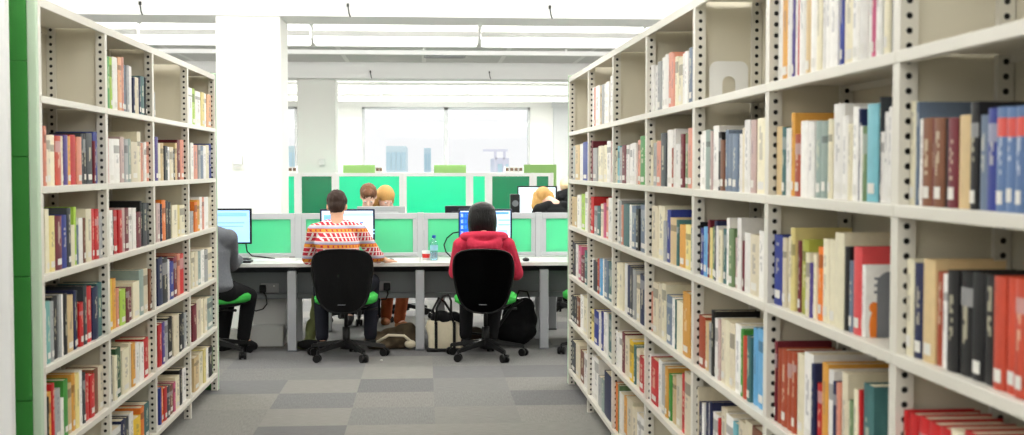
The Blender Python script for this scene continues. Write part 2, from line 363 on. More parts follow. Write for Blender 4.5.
# columns
def column(px0, px1, yf, label, depth=.62, sw=None):
    x0, x1 = atY(px0, 110, yf).x, atY(px1, 110, yf).x
    t = thing('column', label, 'column', ((x0+x1)/2, yf+depth/2, 0))
    b = bmesh.new(); box(b, x0, x1, yf, yf+depth, 0, BZ if yf > 10 else CEIL, bev=.012); obj('shaft', b, M['wallw'], t)
    if sw:
        p = atY(sw[0], sw[1], yf); b = bmesh.new(); h = sw[2]
        box(b, p.x-h, p.x+h, yf-.035, yf, p.z-h, p.z+h, bev=.006); s = obj('thermostat', b, M['whitep'], t); s['label'] = 'pale grey wall control'
        b = bmesh.new(); box(b, p.x-h*.8, p.x+h*.8, yf-.045, yf-.03, p.z-h*1.55, p.z-h*1.15, bev=.003); obj('cover_plate', b, M['whitep'], t)
column(216, 281, 11.44, 'wide white square column behind the desks next to left bookcase', .60, (238, 160, .045))
column(297, 335.5, 19.5, 'white column behind the shade-toned green screen, farther than the wide one', .60, (322, 162, .05))
pe = atY(11.5, 200, 4.36)
bm = bmesh.new(); box(bm, pe.x-.75, pe.x, 4.33, 4.37, 0.02, 2.6, bev=.006)
o = obj('divider_panel', bm, M['whitep'], loc=(pe.x-.37, 4.35, 0)); tag(o, 'tall white divider panel cut by the left edge beside the green end panel', 'panel')
bm = bmesh.new()
for s in (-.65, -.1): box(bm, pe.x+s-.03, pe.x+s+.03, 4.22, 4.48, 0, .02)
obj('foot', bm, M['alu'], o)
# buildings outside, far beyond the window
def facade(px0, px1, py0, Y, mt, label, cat='building', nx=4, nz=6):
    a, b_ = atY(px0, py0, Y), atY(px1, py0, Y)
    t = thing('distant_building' if cat == 'building' else 'tower_crane', label, cat, ((a.x+b_.x)/2, Y+3, -12))
    b = bmesh.new(); box(b, a.x, b_.x, Y, Y+8, -12, a.z); obj('wall', b, mt, t)
    b = bmesh.new(); w = (b_.x-a.x)/nx
    for i in range(nx):
        for j in range(nz): box(b, a.x+w*(i+.15), a.x+w*(i+.85), Y-.06, Y, a.z-1.5-j*2.4, a.z-.4-j*2.4)
    obj('window_band', b, M['bl2'], t)
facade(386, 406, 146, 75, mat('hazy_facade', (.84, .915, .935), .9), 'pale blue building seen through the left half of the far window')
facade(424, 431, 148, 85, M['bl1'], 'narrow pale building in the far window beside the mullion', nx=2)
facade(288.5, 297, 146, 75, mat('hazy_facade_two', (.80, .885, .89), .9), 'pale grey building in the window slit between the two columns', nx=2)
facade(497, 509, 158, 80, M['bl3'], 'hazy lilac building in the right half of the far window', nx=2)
bm = bmesh.new(); a = atY(500, 150, 78)
for s in (-.3, .3): box(bm, a.x+s-.08, a.x+s+.08, 78, 78.2, -12, a.z)
box(bm, a.x-1.1, a.x+.5, 77.9, 78.1, a.z-.1, a.z+.05)
for k in range(6): box(bm, a.x-.3, a.x+.3, 78, 78.2, a.z-.6-k*1.2, a.z-.5-k*1.2)
tag(obj('rooftop_mast', bm, M['bl3'], loc=(a.x, 78, -12)), 'thin lilac lattice mast seen through the right window pane', 'mast')

# ================================================================ shelving
XR, WR, YR = 1.0098, .9714, 1.5449
XL, WL, YL = -1.416, .9308, 4.5675
ZR = [2.134, 1.7576, 1.4285, 1.1084, .7657, .4468, .0993]
ZL = [2.1335, 1.7763, 1.4388, 1.1077, .7618, .4305, .1108]
SD = .255   # depth of one side of a run
def perforated(bm, xa, xb, y, z0, z1, pitch=.032, r=.0068, xc=None):
    """vertical strip facing -y with round holes"""
    xc = (xa+xb)/2 if xc is None else xc
    n = int((z1-z0)/pitch); pitch = (z1-z0)/n; seg = 8
    for i in range(n):
        za, zb = z0+i*pitch, z0+(i+1)*pitch; zc = (za+zb)/2
        outer = [(xb, zc), (xb, zb), (xc, zb), (xa, zb), (xa, zc), (xa, za), (xc, za), (xb, za)]
        ov = [bm.verts.new((p[0], y, p[1])) for p in outer]
        iv = [bm.verts.new((xc+r*math.cos(2*PI*k/seg), y, zc+r*math.sin(2*PI*k/seg))) for k in range(seg)]
        for k in range(seg): bm.faces.new((ov[k], ov[(k+1) % seg], iv[(k+1) % seg], iv[k]))
def shelving(name, label, X, sgn, Y0, Wb, nb, Z, end_near, end_far):
    """sgn: +1 shelf runs away to +x"""
    t = thing(name, label, 'bookcase', (X+sgn*SD, Y0+nb*Wb/2, 0)); top = Z[0]+.015
    def bx(b, a, c, *r, **k): box(b, min(X+sgn*a, X+sgn*c), max(X+sgn*a, X+sgn*c), *r, **k)
    for n in range(nb+1):
        y = Y0+n*Wb; b = bmesh.new()
        for (d0, d1) in ((0, .040), (SD-.040, SD-.002)):
            # hollow post: front skin, back skin, sides, holed face towards the camera
            bx(b, d0, d0+.002, y-.019, y+.019, 0, top); bx(b, d1-.002, d1, y-.019, y+.019, 0, top)
            bx(b, d0+.002, d1-.002, y+.017, y+.019, 0, top)
            xa, xb = sorted((X+sgn*(d0+.002), X+sgn*(d1-.002)))
            perforated(b, xa, xb, y-.019, .002, top, r=.0074); n1 = len(b.faces); box(b, xa+.001, xb-.001, y-.004, y+.016, .004, top-.004, mi=1)  # dark core painted as the shade inside the hollow post
        o = obj('upright', b, [M['shelf'], M['post_shade']], t)
        b = bmesh.new(); bx(b, .040, SD-.040, y-.004, y+.006, .09, top); obj('side_panel', b, M['panel'], o)
    for n in range(nb):
        ya, yb = Y0+n*Wb+.019, Y0+(n+1)*Wb-.019
        for k, z in enumerate(Z):
            b = bmesh.new()
            if k == 0:   # canopy
                bx(b, .0, SD, ya, yb, z+.006, z+.016); bx(b, -.002, .012, ya-.019, yb+.019, z-.016, z+.018, bev=.002)
                obj('canopy', b, M['shelf'], t)
            else:
                bx(b, .010, SD-.004, ya, yb, z+.006, z+.0135)
                bx(b, -.003, .010, ya-.0185, yb+.0185, z-.0135, z+.0135, bev=.002)
                bx(b, .010, .022, ya, yb, z-.0135, z-.0115); bx(b, SD-.012, SD-.004, ya, yb, z-.0115, z+.006)
                obj('shelf', b, M['shelf'], t)
        b = bmesh.new(); bx(b, SD, SD+.006, ya-.018, yb+.018, .09, top)
        bx(b, SD-.008, SD, ya, yb, top-.035, top-.018); obj('back_panel', b, M['panel'], t)
    # the far side of the double run
    b = bmesh.new(); bx(b, SD+.006, SD*2+.01, Y0, Y0+nb*Wb, .085, .10); bx(b, SD+.006, SD*2+.01, Y0, Y0+nb*Wb, top-.012, top); bx(b, SD*2-.004, SD*2+.01, Y0, Y0+nb*Wb, .085, top); obj('rear_cladding', b, M['panel'], t)
    for (y0, y1, on) in ((Y0-.050, Y0-.021, end_near), (Y0+nb*Wb+.021, Y0+nb*Wb+.048, end_far)):
        if not on: continue
        b = bmesh.new(); zs = [.0, .66, 1.12, 1.56, 1.91, top+.02]
        for za, zb in zip(zs, zs[1:]): bx(b, .030, SD*2+.0, y0, y1, za+(.003 if za else 0), zb, bev=.002)
        bx(b, .040, SD*2-.005, y0+.006, y1, 0, top)
        e = obj('end_panel', b, M['green_end'], t); e['label'] = 'green end panel'
        b = bmesh.new(); bx(b, -.004, .030, y0, y1, 0, top+.02, bev=.005); f = obj('end_trim', b, M['pale_green'], e); f['label'] = 'pale green edge trim'
    return t
shelving('library_bookcase', 'long beige steel bookcase on the right, running away toward the desks', XR, 1, YR, WR, 7, ZR, False, True)
shelving('library_bookcase', 'beige steel bookcase on the left with a green end panel', XL, -1, YL, WL, 4, ZL, True, True)
# ================================================================ books
PAL = dict(w=('white', (.95, .94, .92)), i=('ivory', (.92, .89, .78)), c=('cream', (.87, .83, .73)), h=('dusty pink', (.78, .68, .66)), e=('tan', (.82, .72, .54)),
    Y=('pale yellow', (.90, .84, .56)), T=('ochre', (.85, .62, .27)), o=('orange', (.90, .48, .15)), O=('olive', (.66, .68, .28)), r=('red', (.74, .13, .14)), R=('orange-red', (.76, .28, .19)),
    J=('coral red', (.84, .30, .31)), j=('salmon', (.84, .56, .47)), p=('pink', (.80, .38, .52)), m=('maroon', (.42, .12, .17)), U=('rust', (.62, .27, .16)), u=('brown', (.48, .30, .20)),
    b=('blue', (.16, .22, .54)), n=('navy', (.12, .15, .30)), k=('black', (.09, .09, .10)), x=('charcoal', (.22, .24, .26)), f=('slate blue', (.42, .48, .56)), S=('steel blue', (.36, .47, .64)),
    A=('sky blue', (.42, .68, .86)), a=('aqua', (.46, .72, .77)), t=('teal', (.25, .42, .42)), q=('grey-green', (.58, .65, .62)), Q=('pale teal', (.45, .66, .64)), s=('grey', (.66, .67, .67)),
    G=('green', (.25, .55, .22)), D=('dark green', (.17, .33, .20)), g=('moss green', (.42, .52, .36)), L=('lime green', (.66, .80, .30)), v=('violet', (.30, .24, .52)), P=('peach', (.93, .71, .54)),
    y=('yellow', (.93, .78, .20)))
# one string per shelf and bay: colour, right edge, top, in the order they stand
RB = {
'A1': (899, 'i910.6,101 f913,102 w919,119 u929,118 m930.8,119 u941,118 k943.5,119 m953,118 e966,115 k974,102 f982,115 b993,108 S1003,107 S1012,107 S1021,106 S1030,106 S1040,105 S1050,105'),
'A2': (900, 'i911,260 n920.6,264 e932.5,260 U939.5,272 w944.5,274 k955.5,271 k968.4,272 k980.4,273 k992.3,275 R1004.3,277 R1015.2,279 R1026,280 R1038,282 R1050,284'),
'A3': (900, 'r908,413 r917,415 r927,419 r938,425 r950,430 c962,432 r974,434'),
'B0': (770, 'w777,-40 T783.3,-40 w787.4,-42 v790.5,-42 w793,-30 r795.5,-46 w801.8,-40 e806.9,-44 w813,-40 i818,-42 w822,-46 w827.4,-50 w834.6,-46 b838.7,-54 i849,-50 w855,-48 w862,-52 w868.4,-50 p872,-56 w877.7,-54 t879.7,-52 i885,-60 s892,-58'),
'B1': (769, 'a772.5,119 e779,126 t783,127 w789.5,128 T793,113 U799,134 w806,121 w812,122 q818,121 q824,121 i828,119 w838.5,104 w844,116 i848.5,124 w854.5,107 n857,109 w860,126 g864.5,126 a875.5,104 x877,97 w880,132 w884.5,112 w889,107 s893,110'),
'B2': (772, 'b781,236 c785,238 c789.9,237 Y794,228 m798,241 O804.8,240 i809,253 v811.8,263 i814.8,255 o820,247 i826,239 i832.7,240 i841.7,233 k846.6,247 f850.6,261 J858.6,247 w862,265'),
'B3': (769, 'w775,352 m777,342 U781,349 U786.5,350 U791,352 U795.3,353 i802.6,355 w811.5,354 n815,365 r821,385 T827,364 w832,371 n836,383 j839.7,384 c845.6,374 i850,403 g854.6,402 i859.6,391 r862,391 t872,386'),
'C1': (695, 'w700,135 w704,131 q708.5,130 h710.5,131 w716,126 k719,132 u723,140 f726,130 f731,134 f736,134 w739,134 c743,128 w748.5,120 h753.5,120 i763,118'),
'C2': (694, 'k698,222 b701,228 A705,227 m707,220 Y709.5,228 g713,227 n715.5,221 w717,226 i720.5,230 t724,229 w727,218 g732,229 h736,238 w740,218 m742,241 w748,233 c757,235 w763,231'),
'C3': (694, 'c696,311 U703.5,318 e707,322 s711,324 k714.5,311 w718,319 h720,320 c725,320 i729,321 c734,324 w740,325 G743,330 R746.8,337 t751,337 A756,329 A763,330'),
'C4': (693, 'c698,388 n702,404 w704,405 n707,404 w710,405 n712,403 w718,415 r720,420 c726,410 w733,417 a737,424 c744,423 c752,424 u763,431'),
'D0': (648, 'w652,65 w656,66 s659.5,62 w663,58 w666,55 j669.7,53 j673,54 i676,57 i680,58 w683,54 w686,52 f690,48'),
'D1': (645, 'i651,140 s655,143 j659.7,141 x664.7,133 w670,130 U672.5,148 w674,129 w678.7,144 m682,134 g686,133 j691,128'),
'D2': (644, 'w647,206 k650.7,209 c656.5,206 i662.7,206 s665,221 b668.7,210 e675,218 t677,220 T683,225 Y688,225 t691,228'),
'D3': (644, 'r648,295 j652,293 c657,283 c661,284 i665,284 f670.7,296 w674.7,299 t676,300 i682,302 T689,293'),
'D4': (644, 'x648,356 w650,355 r657,360 w661,361 s665,366 T668,368 G670.7,375 e674.7,378 c680,377 r684,375 c690,374'),
'E1': (614, 'i616,150 a618,146 s621,147 m625,145 w628,145 w631,144 w635,143 j638.7,140 G644,136'),
'E2': (613, 'w617,199 s620,201 j622,205 t627.5,204 w630.5,205 f634.7,206 k638,209 f644,205'),
'E3': (613, 's616,262 i619,263 i622.5,263 w626,264 n629,266 x632,268 s634.7,270 c638.7,276 n644,275'),
'E4': (613, 'o615,329 w618,333 w621,333 m624,333 c629,338 y633,341 t635,346 c639,350 r644,358'),
'E5': (613, 'o617.5,385 g619,386 w622.7,394 T626,398 c632,400 c637,410 w644,417'),
'F0': (590, 'w593,87 j594.5,88 w598.7,86 e600,86 s602.7,85 w605,84 w608,82 w611.5,76'),
'F1': (589, 'm592,141 s596,148 i600,146 i603,146 i606,145 w610,141 r612,141'),
'F2': (589, 'r593,197 s596,206 t598.7,206 i602,204 p604,203 j607,199 w612,198'),
'F3': (589, 'w592.7,259 x597,261 R599,259 A601,259 w603,259 f607,260 t612,262'),
'F4': (589, 'Y593,311 b597,311 w600,313 b602,312 w604.5,313 w607,313 t612,316'),
'F5': (589, 'w593,358 w597,358 s601,378 q604,380 n612,375'),
'G1': (571, 's574,146 e578,145 w582,144 b587,142'),
'G2': (571, 'e574,197 e576.5,197 w580,195 L584,194 w587,192'),
'G3': (571, 'x574,243 w577.5,245 p580.7,246 m584,256 t587,251'),
'G4': (571, 'x574,297 x576,297 u578.7,297 w583,296 i587,298'),
'G5': (571, 'x575,344 c579,344 u583,352 w587,354'),
}
LB = {
'A1': (42, 'r46,124 j48.5,126 c53,135 i57.8,135 R63.4,136 c66,136 v70,135 T73.6,136 r79,135 j83.8,137 x86,134 k89,134 x95,133 m96.8,141 b101,132'),
'A2': (43, 'k46,223 i50,209 Y56,216 m62.5,216 b68,215 x71.7,208 i75.4,225 L78,207 f80,225 w83.8,218 u86.6,218 i92,209 t93.8,212 J96.6,209 r100.5,209 s104,212'),
'A3': (43, 'w45,309 Q49.5,302 s53,302 k58.7,297 s61,295 w63,295 k67,294 e73.6,296 n76,291 k79,291 r83,303 x86.6,286 r92,287 n97.7,287 t103,283'),
'A4': (43, 'u45,400 k47,399 T51,394 r54,385 s59.7,391 w62.5,400 G67,381 e71.7,385 T75,375 Y79,375 w82,372 x84.7,374 r89.4,376 r94,376 u98.6,370 c104,367'),
'B0': (108, 's109.8,58 G113.5,57 L116,58 w120.9,58 P124.6,58 j127,58 f129.5,66 s132,66 w135.7,67 n137.6,78 c141.3,78 n143,78 t147,77 k149,78'),
'B1': (109, 'r111.6,137 w117,139 w122.8,139 h126.5,137 s130,139 q133,139 c139.5,142 i143,132 j146,143 w148,142 j151.5,142'),
'B2': (110, 'w113.5,210 k115,210 r119,210 r122.8,210 h125.5,208 m130,208 w134,208 w137.6,208 m142,212 k144,201 x148,203 x153,203'),
'B3': (110, 'y113.5,279 T117,279 j120,289 L125.5,290 m129,288 m133,288 i139.5,282 q144,270 c148.7,269 u153,269'),
'B4': (110, 'x113,357 i116,357 D121,349 i128,350 c131,344 T134.8,344 w139,344 w143,344 r148,339 c151,341'),
'B5': (110, 'w119,427 n123.7,422 x128,420 w132,415 y139.5,420 o143,409 t148,405'),
'C0': (157, 's158.5,93'),
'C1': (157, 'v160,137 c163,143 e166,143 x169,146 w172,147 c175.6,147 k177,149 e179,143 m181.5,140 j185,140'),
'C2': (158, 'h161.7,203 n163,204 o167,200 k170,201 k172.8,202 i178.4,205 Y181,205 i186,205'),
'C3': (158, 'n162.7,257 k168,258 w170.5,260 b174.7,262 m178.4,257 j181,254 r185,254'),
'C4': (158, 'r161.7,324 v164.5,323 s168,322 k172.8,318 c178.4,316 k181,316 x184,314 s188,313'),
'C5': (159, 'b160.7,389 o163,389 r166,389 x169,388 u172.8,387 p174.7,384 i179,378 k182,371 w188,369'),
'D0': (191, 'w195,89 L198,89 w203,92 Y206,93 w209,94 P213,95'),
'D1': (192, 'w195,143 j199.8,145 s202,145 f205,146 w208,146 i211,145 b215,144'),
'D2': (192, 's195,211 o198,202 T200.7,200 w203.5,197 j206,197 w210,197 c215,197'),
'D3': (192, 'i195,252 c198,252 q201.6,252 w205,250 s208,250 i214,248'),
'D4': (192, 'm196,304 c201,300 i204,300 c207,299 q214,298'),
'D5': (193, 'e198,356 i202.5,354 Y205,350 w208,350 k212,348 g215,348'),
}
BEST = {}
def colour_quad(bm, vs, cl, col, mi=0):
    f = bm.faces.new(vs); f.material_index = mi
    for l in f.loops: l[cl] = col
    return f
def cover(bm, cl, X, sgn, y0, y1, z0, z1, w, col, seed):
    """bound cover: rounded spine towards the aisle, two boards; X is the spine face"""
    rnd = random.Random(seed); th = y1-y0; H = z1-z0; c4 = tuple(col)+(1,)
    nc = 6; bul = min(.004, th*.18)
    lum = sum(col)/3
    ink = (0.9, 0.84, 0.6) if lum < .35 else (.10, .10, .14)
    style = rnd.random(); band = None
    if seed[0] == 'S': band = (.70, .88, (.62, .08, .06)); ink = (.9, .9, .9)
    elif style < .22: band = (rnd.uniform(.62, .75), rnd.uniform(.8, .9), tuple(v*.45 if lum > .25 else .55*v+.25 for v in col))
    lv = [0, .03, .15] + [.22+.045*i for i in range(16)] + [.96, 1]
    t0 = rnd.uniform(.3, .45); t1 = rnd.uniform(.7, .9); txt = rnd.random() < .8
    grid = []
    for z in lv:
        row = []
        for i in range(nc+1):
            u = i/nc; row.append(bm.verts.new((X - sgn*bul*(1-(2*u-1)**2) + sgn*bul, y0+th*u, z0+H*z)))
        grid.append(row)
    for j in range(len(lv)-1):
        zc = (lv[j]+lv[j+1])/2
        for i in range(nc):
            cc = c4
            if band and band[0] < zc < band[1]: cc = tuple(band[2])+(1,)
            elif txt and i in (2, 3) and t0 < zc < t1 and rnd.random() < .66: cc = tuple(.6*a+.4*b for a, b in zip(col, ink))+(1,)
            colour_quad(bm, (grid[j][i], grid[j][i+1], grid[j+1][i+1], grid[j+1][i]), cl, cc)
    # boards and the inside of the spine
    bt = min(.0025, th*.18); xa = X+sgn*bul
    for (a, b) in ((y0, y0+bt), (y1-bt, y1)):
        n = len(bm.faces); vs = box(bm, min(xa, xa+sgn*w), max(xa, xa+sgn*w), a, b, z0, z1)
        bm.faces.ensure_lookup_table()
        for f in bm.faces[n:]:
            for l in f.loops: l[cl] = c4
    n = len(bm.faces); box(bm, min(xa, xa+sgn*.002), max(xa, xa+sgn*.002), y0+bt, y1-bt, z0, z1); bm.faces.ensure_lookup_table()
    for f in bm.faces[n:]:
        for l in f.loops: l[cl] = c4
books = []
for side, DD, X, sgn, Y0, Wb, Z in (('right', RB, XR, 1, YR, WR, ZR), ('left', LB, XL, -1, YL, WL, ZL)):
    for key, (start, s) in DD.items():
        bay, row = 'ABCDEFG'.index(key[0]), int(key[1])
        zsh = Z[row+1]+.0140; zmax = Z[row]-.018
        if side == 'right': ya_, yb_ = Y0+bay*Wb+.021, Y0+(bay+1)*Wb-.021
        else: ya_, yb_ = Y0+bay*Wb+.021, Y0+(bay+1)*Wb-.021
        last = float(start); cell = []
        for tok in s.split():
            ch = tok[0]; px, ty = (float(v) for v in tok[1:].split(','))
            Xs = X+sgn*.012
            a, b = atX(last, 200, Xs).y, atX(px, 200, Xs).y
            y0, y1 = min(a, b), max(a, b); y0, y1 = max(y0, ya_), min(y1, yb_)
            last = px
            if y1-y0 < .006: continue
            zt = atX((px*.5 + (px if not cell else cell[-1]['px'])*.5), ty, Xs).z
            zt = min(zt, zmax); zt = max(zt, zsh+.13)
            cell.append(dict(ch=ch, y0=y0+.0004, y1=y1-.0004, z0=zsh, z1=zt, px=px, side=side, bay=bay, row=row, sgn=sgn, X=Xs,
                             area=(y1-y0)*(zt-zsh)/(((y0+y1)/2)**3)*abs(X)*1e4))
        for i, c in enumerate(cell):
            c['i'] = i; c['n'] = len(cell); c['cell'] = cell; books.append(c)
books.sort(key=lambda c: -c['area'])
ORD = ['first', 'second', 'third', 'fourth', 'fifth', 'sixth', 'seventh', 'eighth', 'ninth', 'tenth', 'eleventh', 'twelfth', 'thirteenth', 'fourteenth', 'fifteenth', 'sixteenth', 'seventeenth', 'eighteenth', 'nineteenth', 'twentieth', 'twenty-first', 'twenty-second', 'twenty-third', 'twenty-fourth', 'twenty-fifth']
ROW = ['top shelf', 'second shelf down', 'third shelf down', 'fourth shelf down', 'fifth shelf down', 'lowest shelf']
BAY = ['nearest bay', 'second-nearest bay', 'third bay', 'fourth bay', 'fifth bay', 'sixth bay', 'farthest bay']
used = set()
def book_label(c):
    cell = c['cell']; nm_ = PAL[c['ch']][0]; hs = [k['z1'] for k in cell]
    size = 'thick' if c['y1']-c['y0'] > .075 else ('thin' if c['y1']-c['y0'] < .03 else '')
    if not size and c['z1'] == max(hs): size = 'tall'
    bayn = BAY[c['bay']] if not (c['side'] == 'left' and c['bay'] == 3) else 'farthest bay'
    where = '%s, %s, %s bookcase' % (ROW[c['row']], bayn, c['side'])
    same = [k for k in cell if PAL[k['ch']][0] == nm_]
    art = (size+' ' if size else '')+nm_+' book'
    if len(same) == 1: l = '%s on the %s' % (art, where)
    else:
        i = c['i']; a = PAL[cell[i-1]['ch']][0] if i else None; b = PAL[cell[i+1]['ch']][0] if i+1 < len(cell) else None
        trip = [(k['ch'], cell[k['i']-1]['ch'] if k['i'] else '', cell[k['i']+1]['ch'] if k['i']+1 < len(cell) else '') for k in same]
        me_ = (c['ch'], cell[i-1]['ch'] if i else '', cell[i+1]['ch'] if i+1 < len(cell) else '')
        if i == 0: l = 'leftmost book, %s, %s' % ((size+' ' if size else '')+nm_, where)
        elif i == len(cell)-1 and not (c['side'] == 'right' and c['bay'] == 0): l = 'rightmost book, %s, %s' % ((size+' ' if size else '')+nm_, where)
        elif a and b and trip.count(me_) == 1 and a != b and len((art+a+b+where).split()) < 13: l = '%s between %s and %s, %s' % (art, a, b, where)
        else: l = '%s, %s book from left, %s' % ((size+' ' if size else '')+nm_, ORD[i], where)
    if l in used: l = '%s, %s book from left, %s' % (nm_, ORD[c['i']], where)
    used.add(l); return l
def book_geo(c, idx, shared=None):
    rnd = random.Random(str(idx)); col = lin(PAL[c['ch']][1]); j = rnd.uniform(.88, 1.08); col = tuple(min(.95, v*j) for v in col)
    sgn = c['sgn']; X = c['X']+sgn*rnd.uniform(0, .010); H = c['z1']-c['z0']; w = max(.11, min(.20, H*.70))
    return col, X, w
LIMIT = 300
stuff = bmesh.new(); scl = stuff.loops.layers.float_color.new('Col'); spg = bmesh.new(); sst = bmesh.new()
def pages_box(b, c, X, sgn, w, th): 
    xa, xb = X+sgn*.006, X+sgn*(w-.003)
    m = min(.0027, th*.2)
    box(b, min(xa, xb), max(xa, xb), c['y0']+m, c['y1']-m, c['z0']+.003, c['z1']-.004)
def sticker_geo(b, c, X, sgn, lo, hi):
    th = c['y1']-c['y0']; bul = min(.004, th*.18); N = 4; m = .20; rows = []
    for z in (c['z0']+lo, c['z0']+hi):
        rows.append([b.verts.new((X+sgn*bul-sgn*(bul*(1-(2*(m+(1-2*m)*k/N)-1)**2))-sgn*.0012, c['y0']+th*(m+(1-2*m)*k/N), z)) for k in range(N+1)])
    for k in range(N): b.faces.new((rows[0][k], rows[0][k+1], rows[1][k+1], rows[1][k]))
for idx, c in enumerate(books):
    col, X, w = book_geo(c, idx); th = c['y1']-c['y0']; sgn = c['sgn']
    has = random.Random(idx*3+1).random() < .62; lo = .012+random.Random(idx).uniform(0, .008); hi = lo+.024
    if idx < LIMIT:
        base = (X+sgn*w/2, (c['y0']+c['y1'])/2, c['z0'])
        b = bmesh.new(); cl = b.loops.layers.float_color.new('Col')
        cover(b, cl, X, sgn, c['y0'], c['y1'], c['z0'], c['z1'], w, col, c['ch']+str(idx))
        o = obj('book', b, M['cover'], loc=base)
        tag(o, book_label(c), 'book', 'books on the %s of the %s bookcase' % (ROW[c['row']], c['side']))
        b = bmesh.new(); pages_box(b, c, X, sgn, w, th); obj('pages', b, M['pages'], o)
        if has and th > .012:
            b = bmesh.new(); sticker_geo(b, c, X, sgn, lo, hi); s = obj('spine_sticker', b, M['sticker'], o)
        BEST[(c['side'], c['bay'], c['row'], c['i'])] = o
    else:
        cover(stuff, scl, X, sgn, c['y0'], c['y1'], c['z0'], c['z1'], w, col, c['ch']+str(idx))
        pages_box(spg, c, X, sgn, w, th)
        if has: sticker_geo(sst, c, X, sgn, lo, hi)
print('BOOKS', len(books))
so = obj('rows_of_books', stuff, M['cover']); tag(so, 'smaller looking books filling the farther bays of both bookcases', 'books', kind='stuff')
obj('pages', spg, M['pages'], so)['kind'] = 'stuff'; obj('spine_sticker', sst, M['sticker'], so)['kind'] = 'stuff'
# picture on the near cover of the white book, third shelf
cw = [c for c in books if c['side'] == 'right' and c['bay'] == 1 and c['row'] == 2][0]['cell'][-1]
ob = BEST.get(('right', 1, 2, cw['i']))
if ob:
    y = cw['y0']-.0006; b = bmesh.new(); x0 = cw['X']+.012; z1 = cw['z1']
    ob.data.materials[0] = M['cover']
    for q in range(3): box(b, x0+.02, x0+.13-.02*q, y-.0005, y, z1-.035-.016*q, z1-.029-.016*q)
    l = obj('cover_lettering', b, M['grey_plastic'], ob)
    op = mat('orange_print', (.88, .48, .16), .6)
    for (ax, az, ar) in ((.02, .10, (.012, .0008, .013)), (.022, .145, (.013, .0008, .04)), (.105, .13, (.012, .0008, .02))):
        b = bmesh.new(); ball(b, (x0+ax, y, z1-az), ar); obj('cover_picture', b, op, ob)
    b = bmesh.new(); ball(b, (x0+.11, y-.0003, z1-.17), (.012, .0008, .03)); obj('cover_picture', b, M['red'], ob)
# ---- book ends
def bookend(X, sgn, y, z, h, w, m, label, foot=1):
    """arched steel plate across the shelf with a U cut-out and a foot"""
    b = bmesh.new(); n = 12; t = .0025; pts = []
    def arch(x0, x1, zb, zt, r):
        P_ = [(x0, zb)]
        for k in range(7): a = PI - k*PI/12; P_.append((x0+r+r*math.cos(a), zt-r+r*math.sin(a)))
        for k in range(7): a = PI/2 - k*PI/12; P_.append((x1-r+r*math.cos(a), zt-r+r*math.sin(a)))
        P_.append((x1, zb)); return P_
    o_ = arch(.0, w, 0, h, .03); i_ = arch(w*.33, w*.67, 0, h*.62, w*.165)
    fr = []
    for yy in (0, t):
        A = [b.verts.new((X+sgn*p[0], y+yy, z+p[1])) for p in o_]; B = [b.verts.new((X+sgn*p[0], y+yy, z+p[1])) for p in i_]
        fr.append((A, B))
        for k in range(len(A)-1): b.faces.new((A[k], A[k+1], B[k+1], B[k]))
    for q in (0, 1):
        for k in range(len(o_)-1): b.faces.new((fr[0][q][k], fr[0][q][k+1], fr[1][q][k+1], fr[1][q][k]))
    xa, xb = sorted((X+sgn*w*.33, X+sgn*w*.67)); box(b, xa, xb, *((y+t, y+.10) if foot > 0 else (y-.10, y)), z, z+.0015)
    tag(obj('bookend', b, m, loc=(X+sgn*w/2, y, z)), label, 'bookend')
yb = YR+3*WR
bookend(XR+.046, 1, yb-.06, ZR[1]+.014, .145, .145, M['whitep'], 'pale steel bookend alone on the top shelf of the right bookcase', -1)
bookend(XR+.05, 1, cw['y0']-.006, ZR[3]+.014, .155, .15, M['grey_plastic'], 'grey bookend against the white book with orange pictures')
# ================================================================ desks, screens, trays
DY0, DY1, DZ = 9.95, 10.60, .735
LEGX = [-2.15, -1.096, -.039, 1.001, 2.05]
def desk_run(name, label, y0, y1, legy, x0, x1, legs):
    t = thing(name, label, 'desk', ((x0+x1)/2, (y0+y1)/2, 0))
    seams = [x0]+[l for l in legs if x0+.1 < l < x1-.1]+[x1]
    for a, b_ in zip(seams, seams[1:]):
        b = bmesh.new(); box(b, a+.002, b_-.002, y0+.004, y1, DZ-.025, DZ, bev=.003); obj('desktop', b, M['desk'], t)
    b = bmesh.new(); box(b, x0, x1, y0 if legy < (y0+y1)/2 else y1-.002, y0+.004 if legy < (y0+y1)/2 else y1+.003, DZ-.027, DZ+.001); obj('edge_band', b, M['edge'], t)
    for l in legs:
        b = bmesh.new(); box(b, l-.037, l+.037, legy-.03, legy+.03, .012, DZ-.065, bev=.006); k = obj('leg', b, M['alu'], t)
        b = bmesh.new(); box(b, l-.041, l+.041, legy-.033, legy+.033, 0, .014, bev=.003); obj('foot_cap', b, M['grey_plastic'], k)
        b = bmesh.new(); box(b, l-.03, l+.03, min(y0, y1)+.10, max(y0, y1)-.02, DZ-.065, DZ-.026); obj('crossbeam', b, M['trayd'], t)
    return t
d1 = desk_run('computer_desk', 'long pale grey computer desk on silver legs nearest the camera', DY0, DY1, 10.02, -3.2, 3.1, LEGX)
d2 = desk_run('computer_desk', 'pale desk run on the opposite side of the green screens', 10.68, 11.30, 11.22, -.95, 3.1, [-.90, .15, 1.2, 2.25])
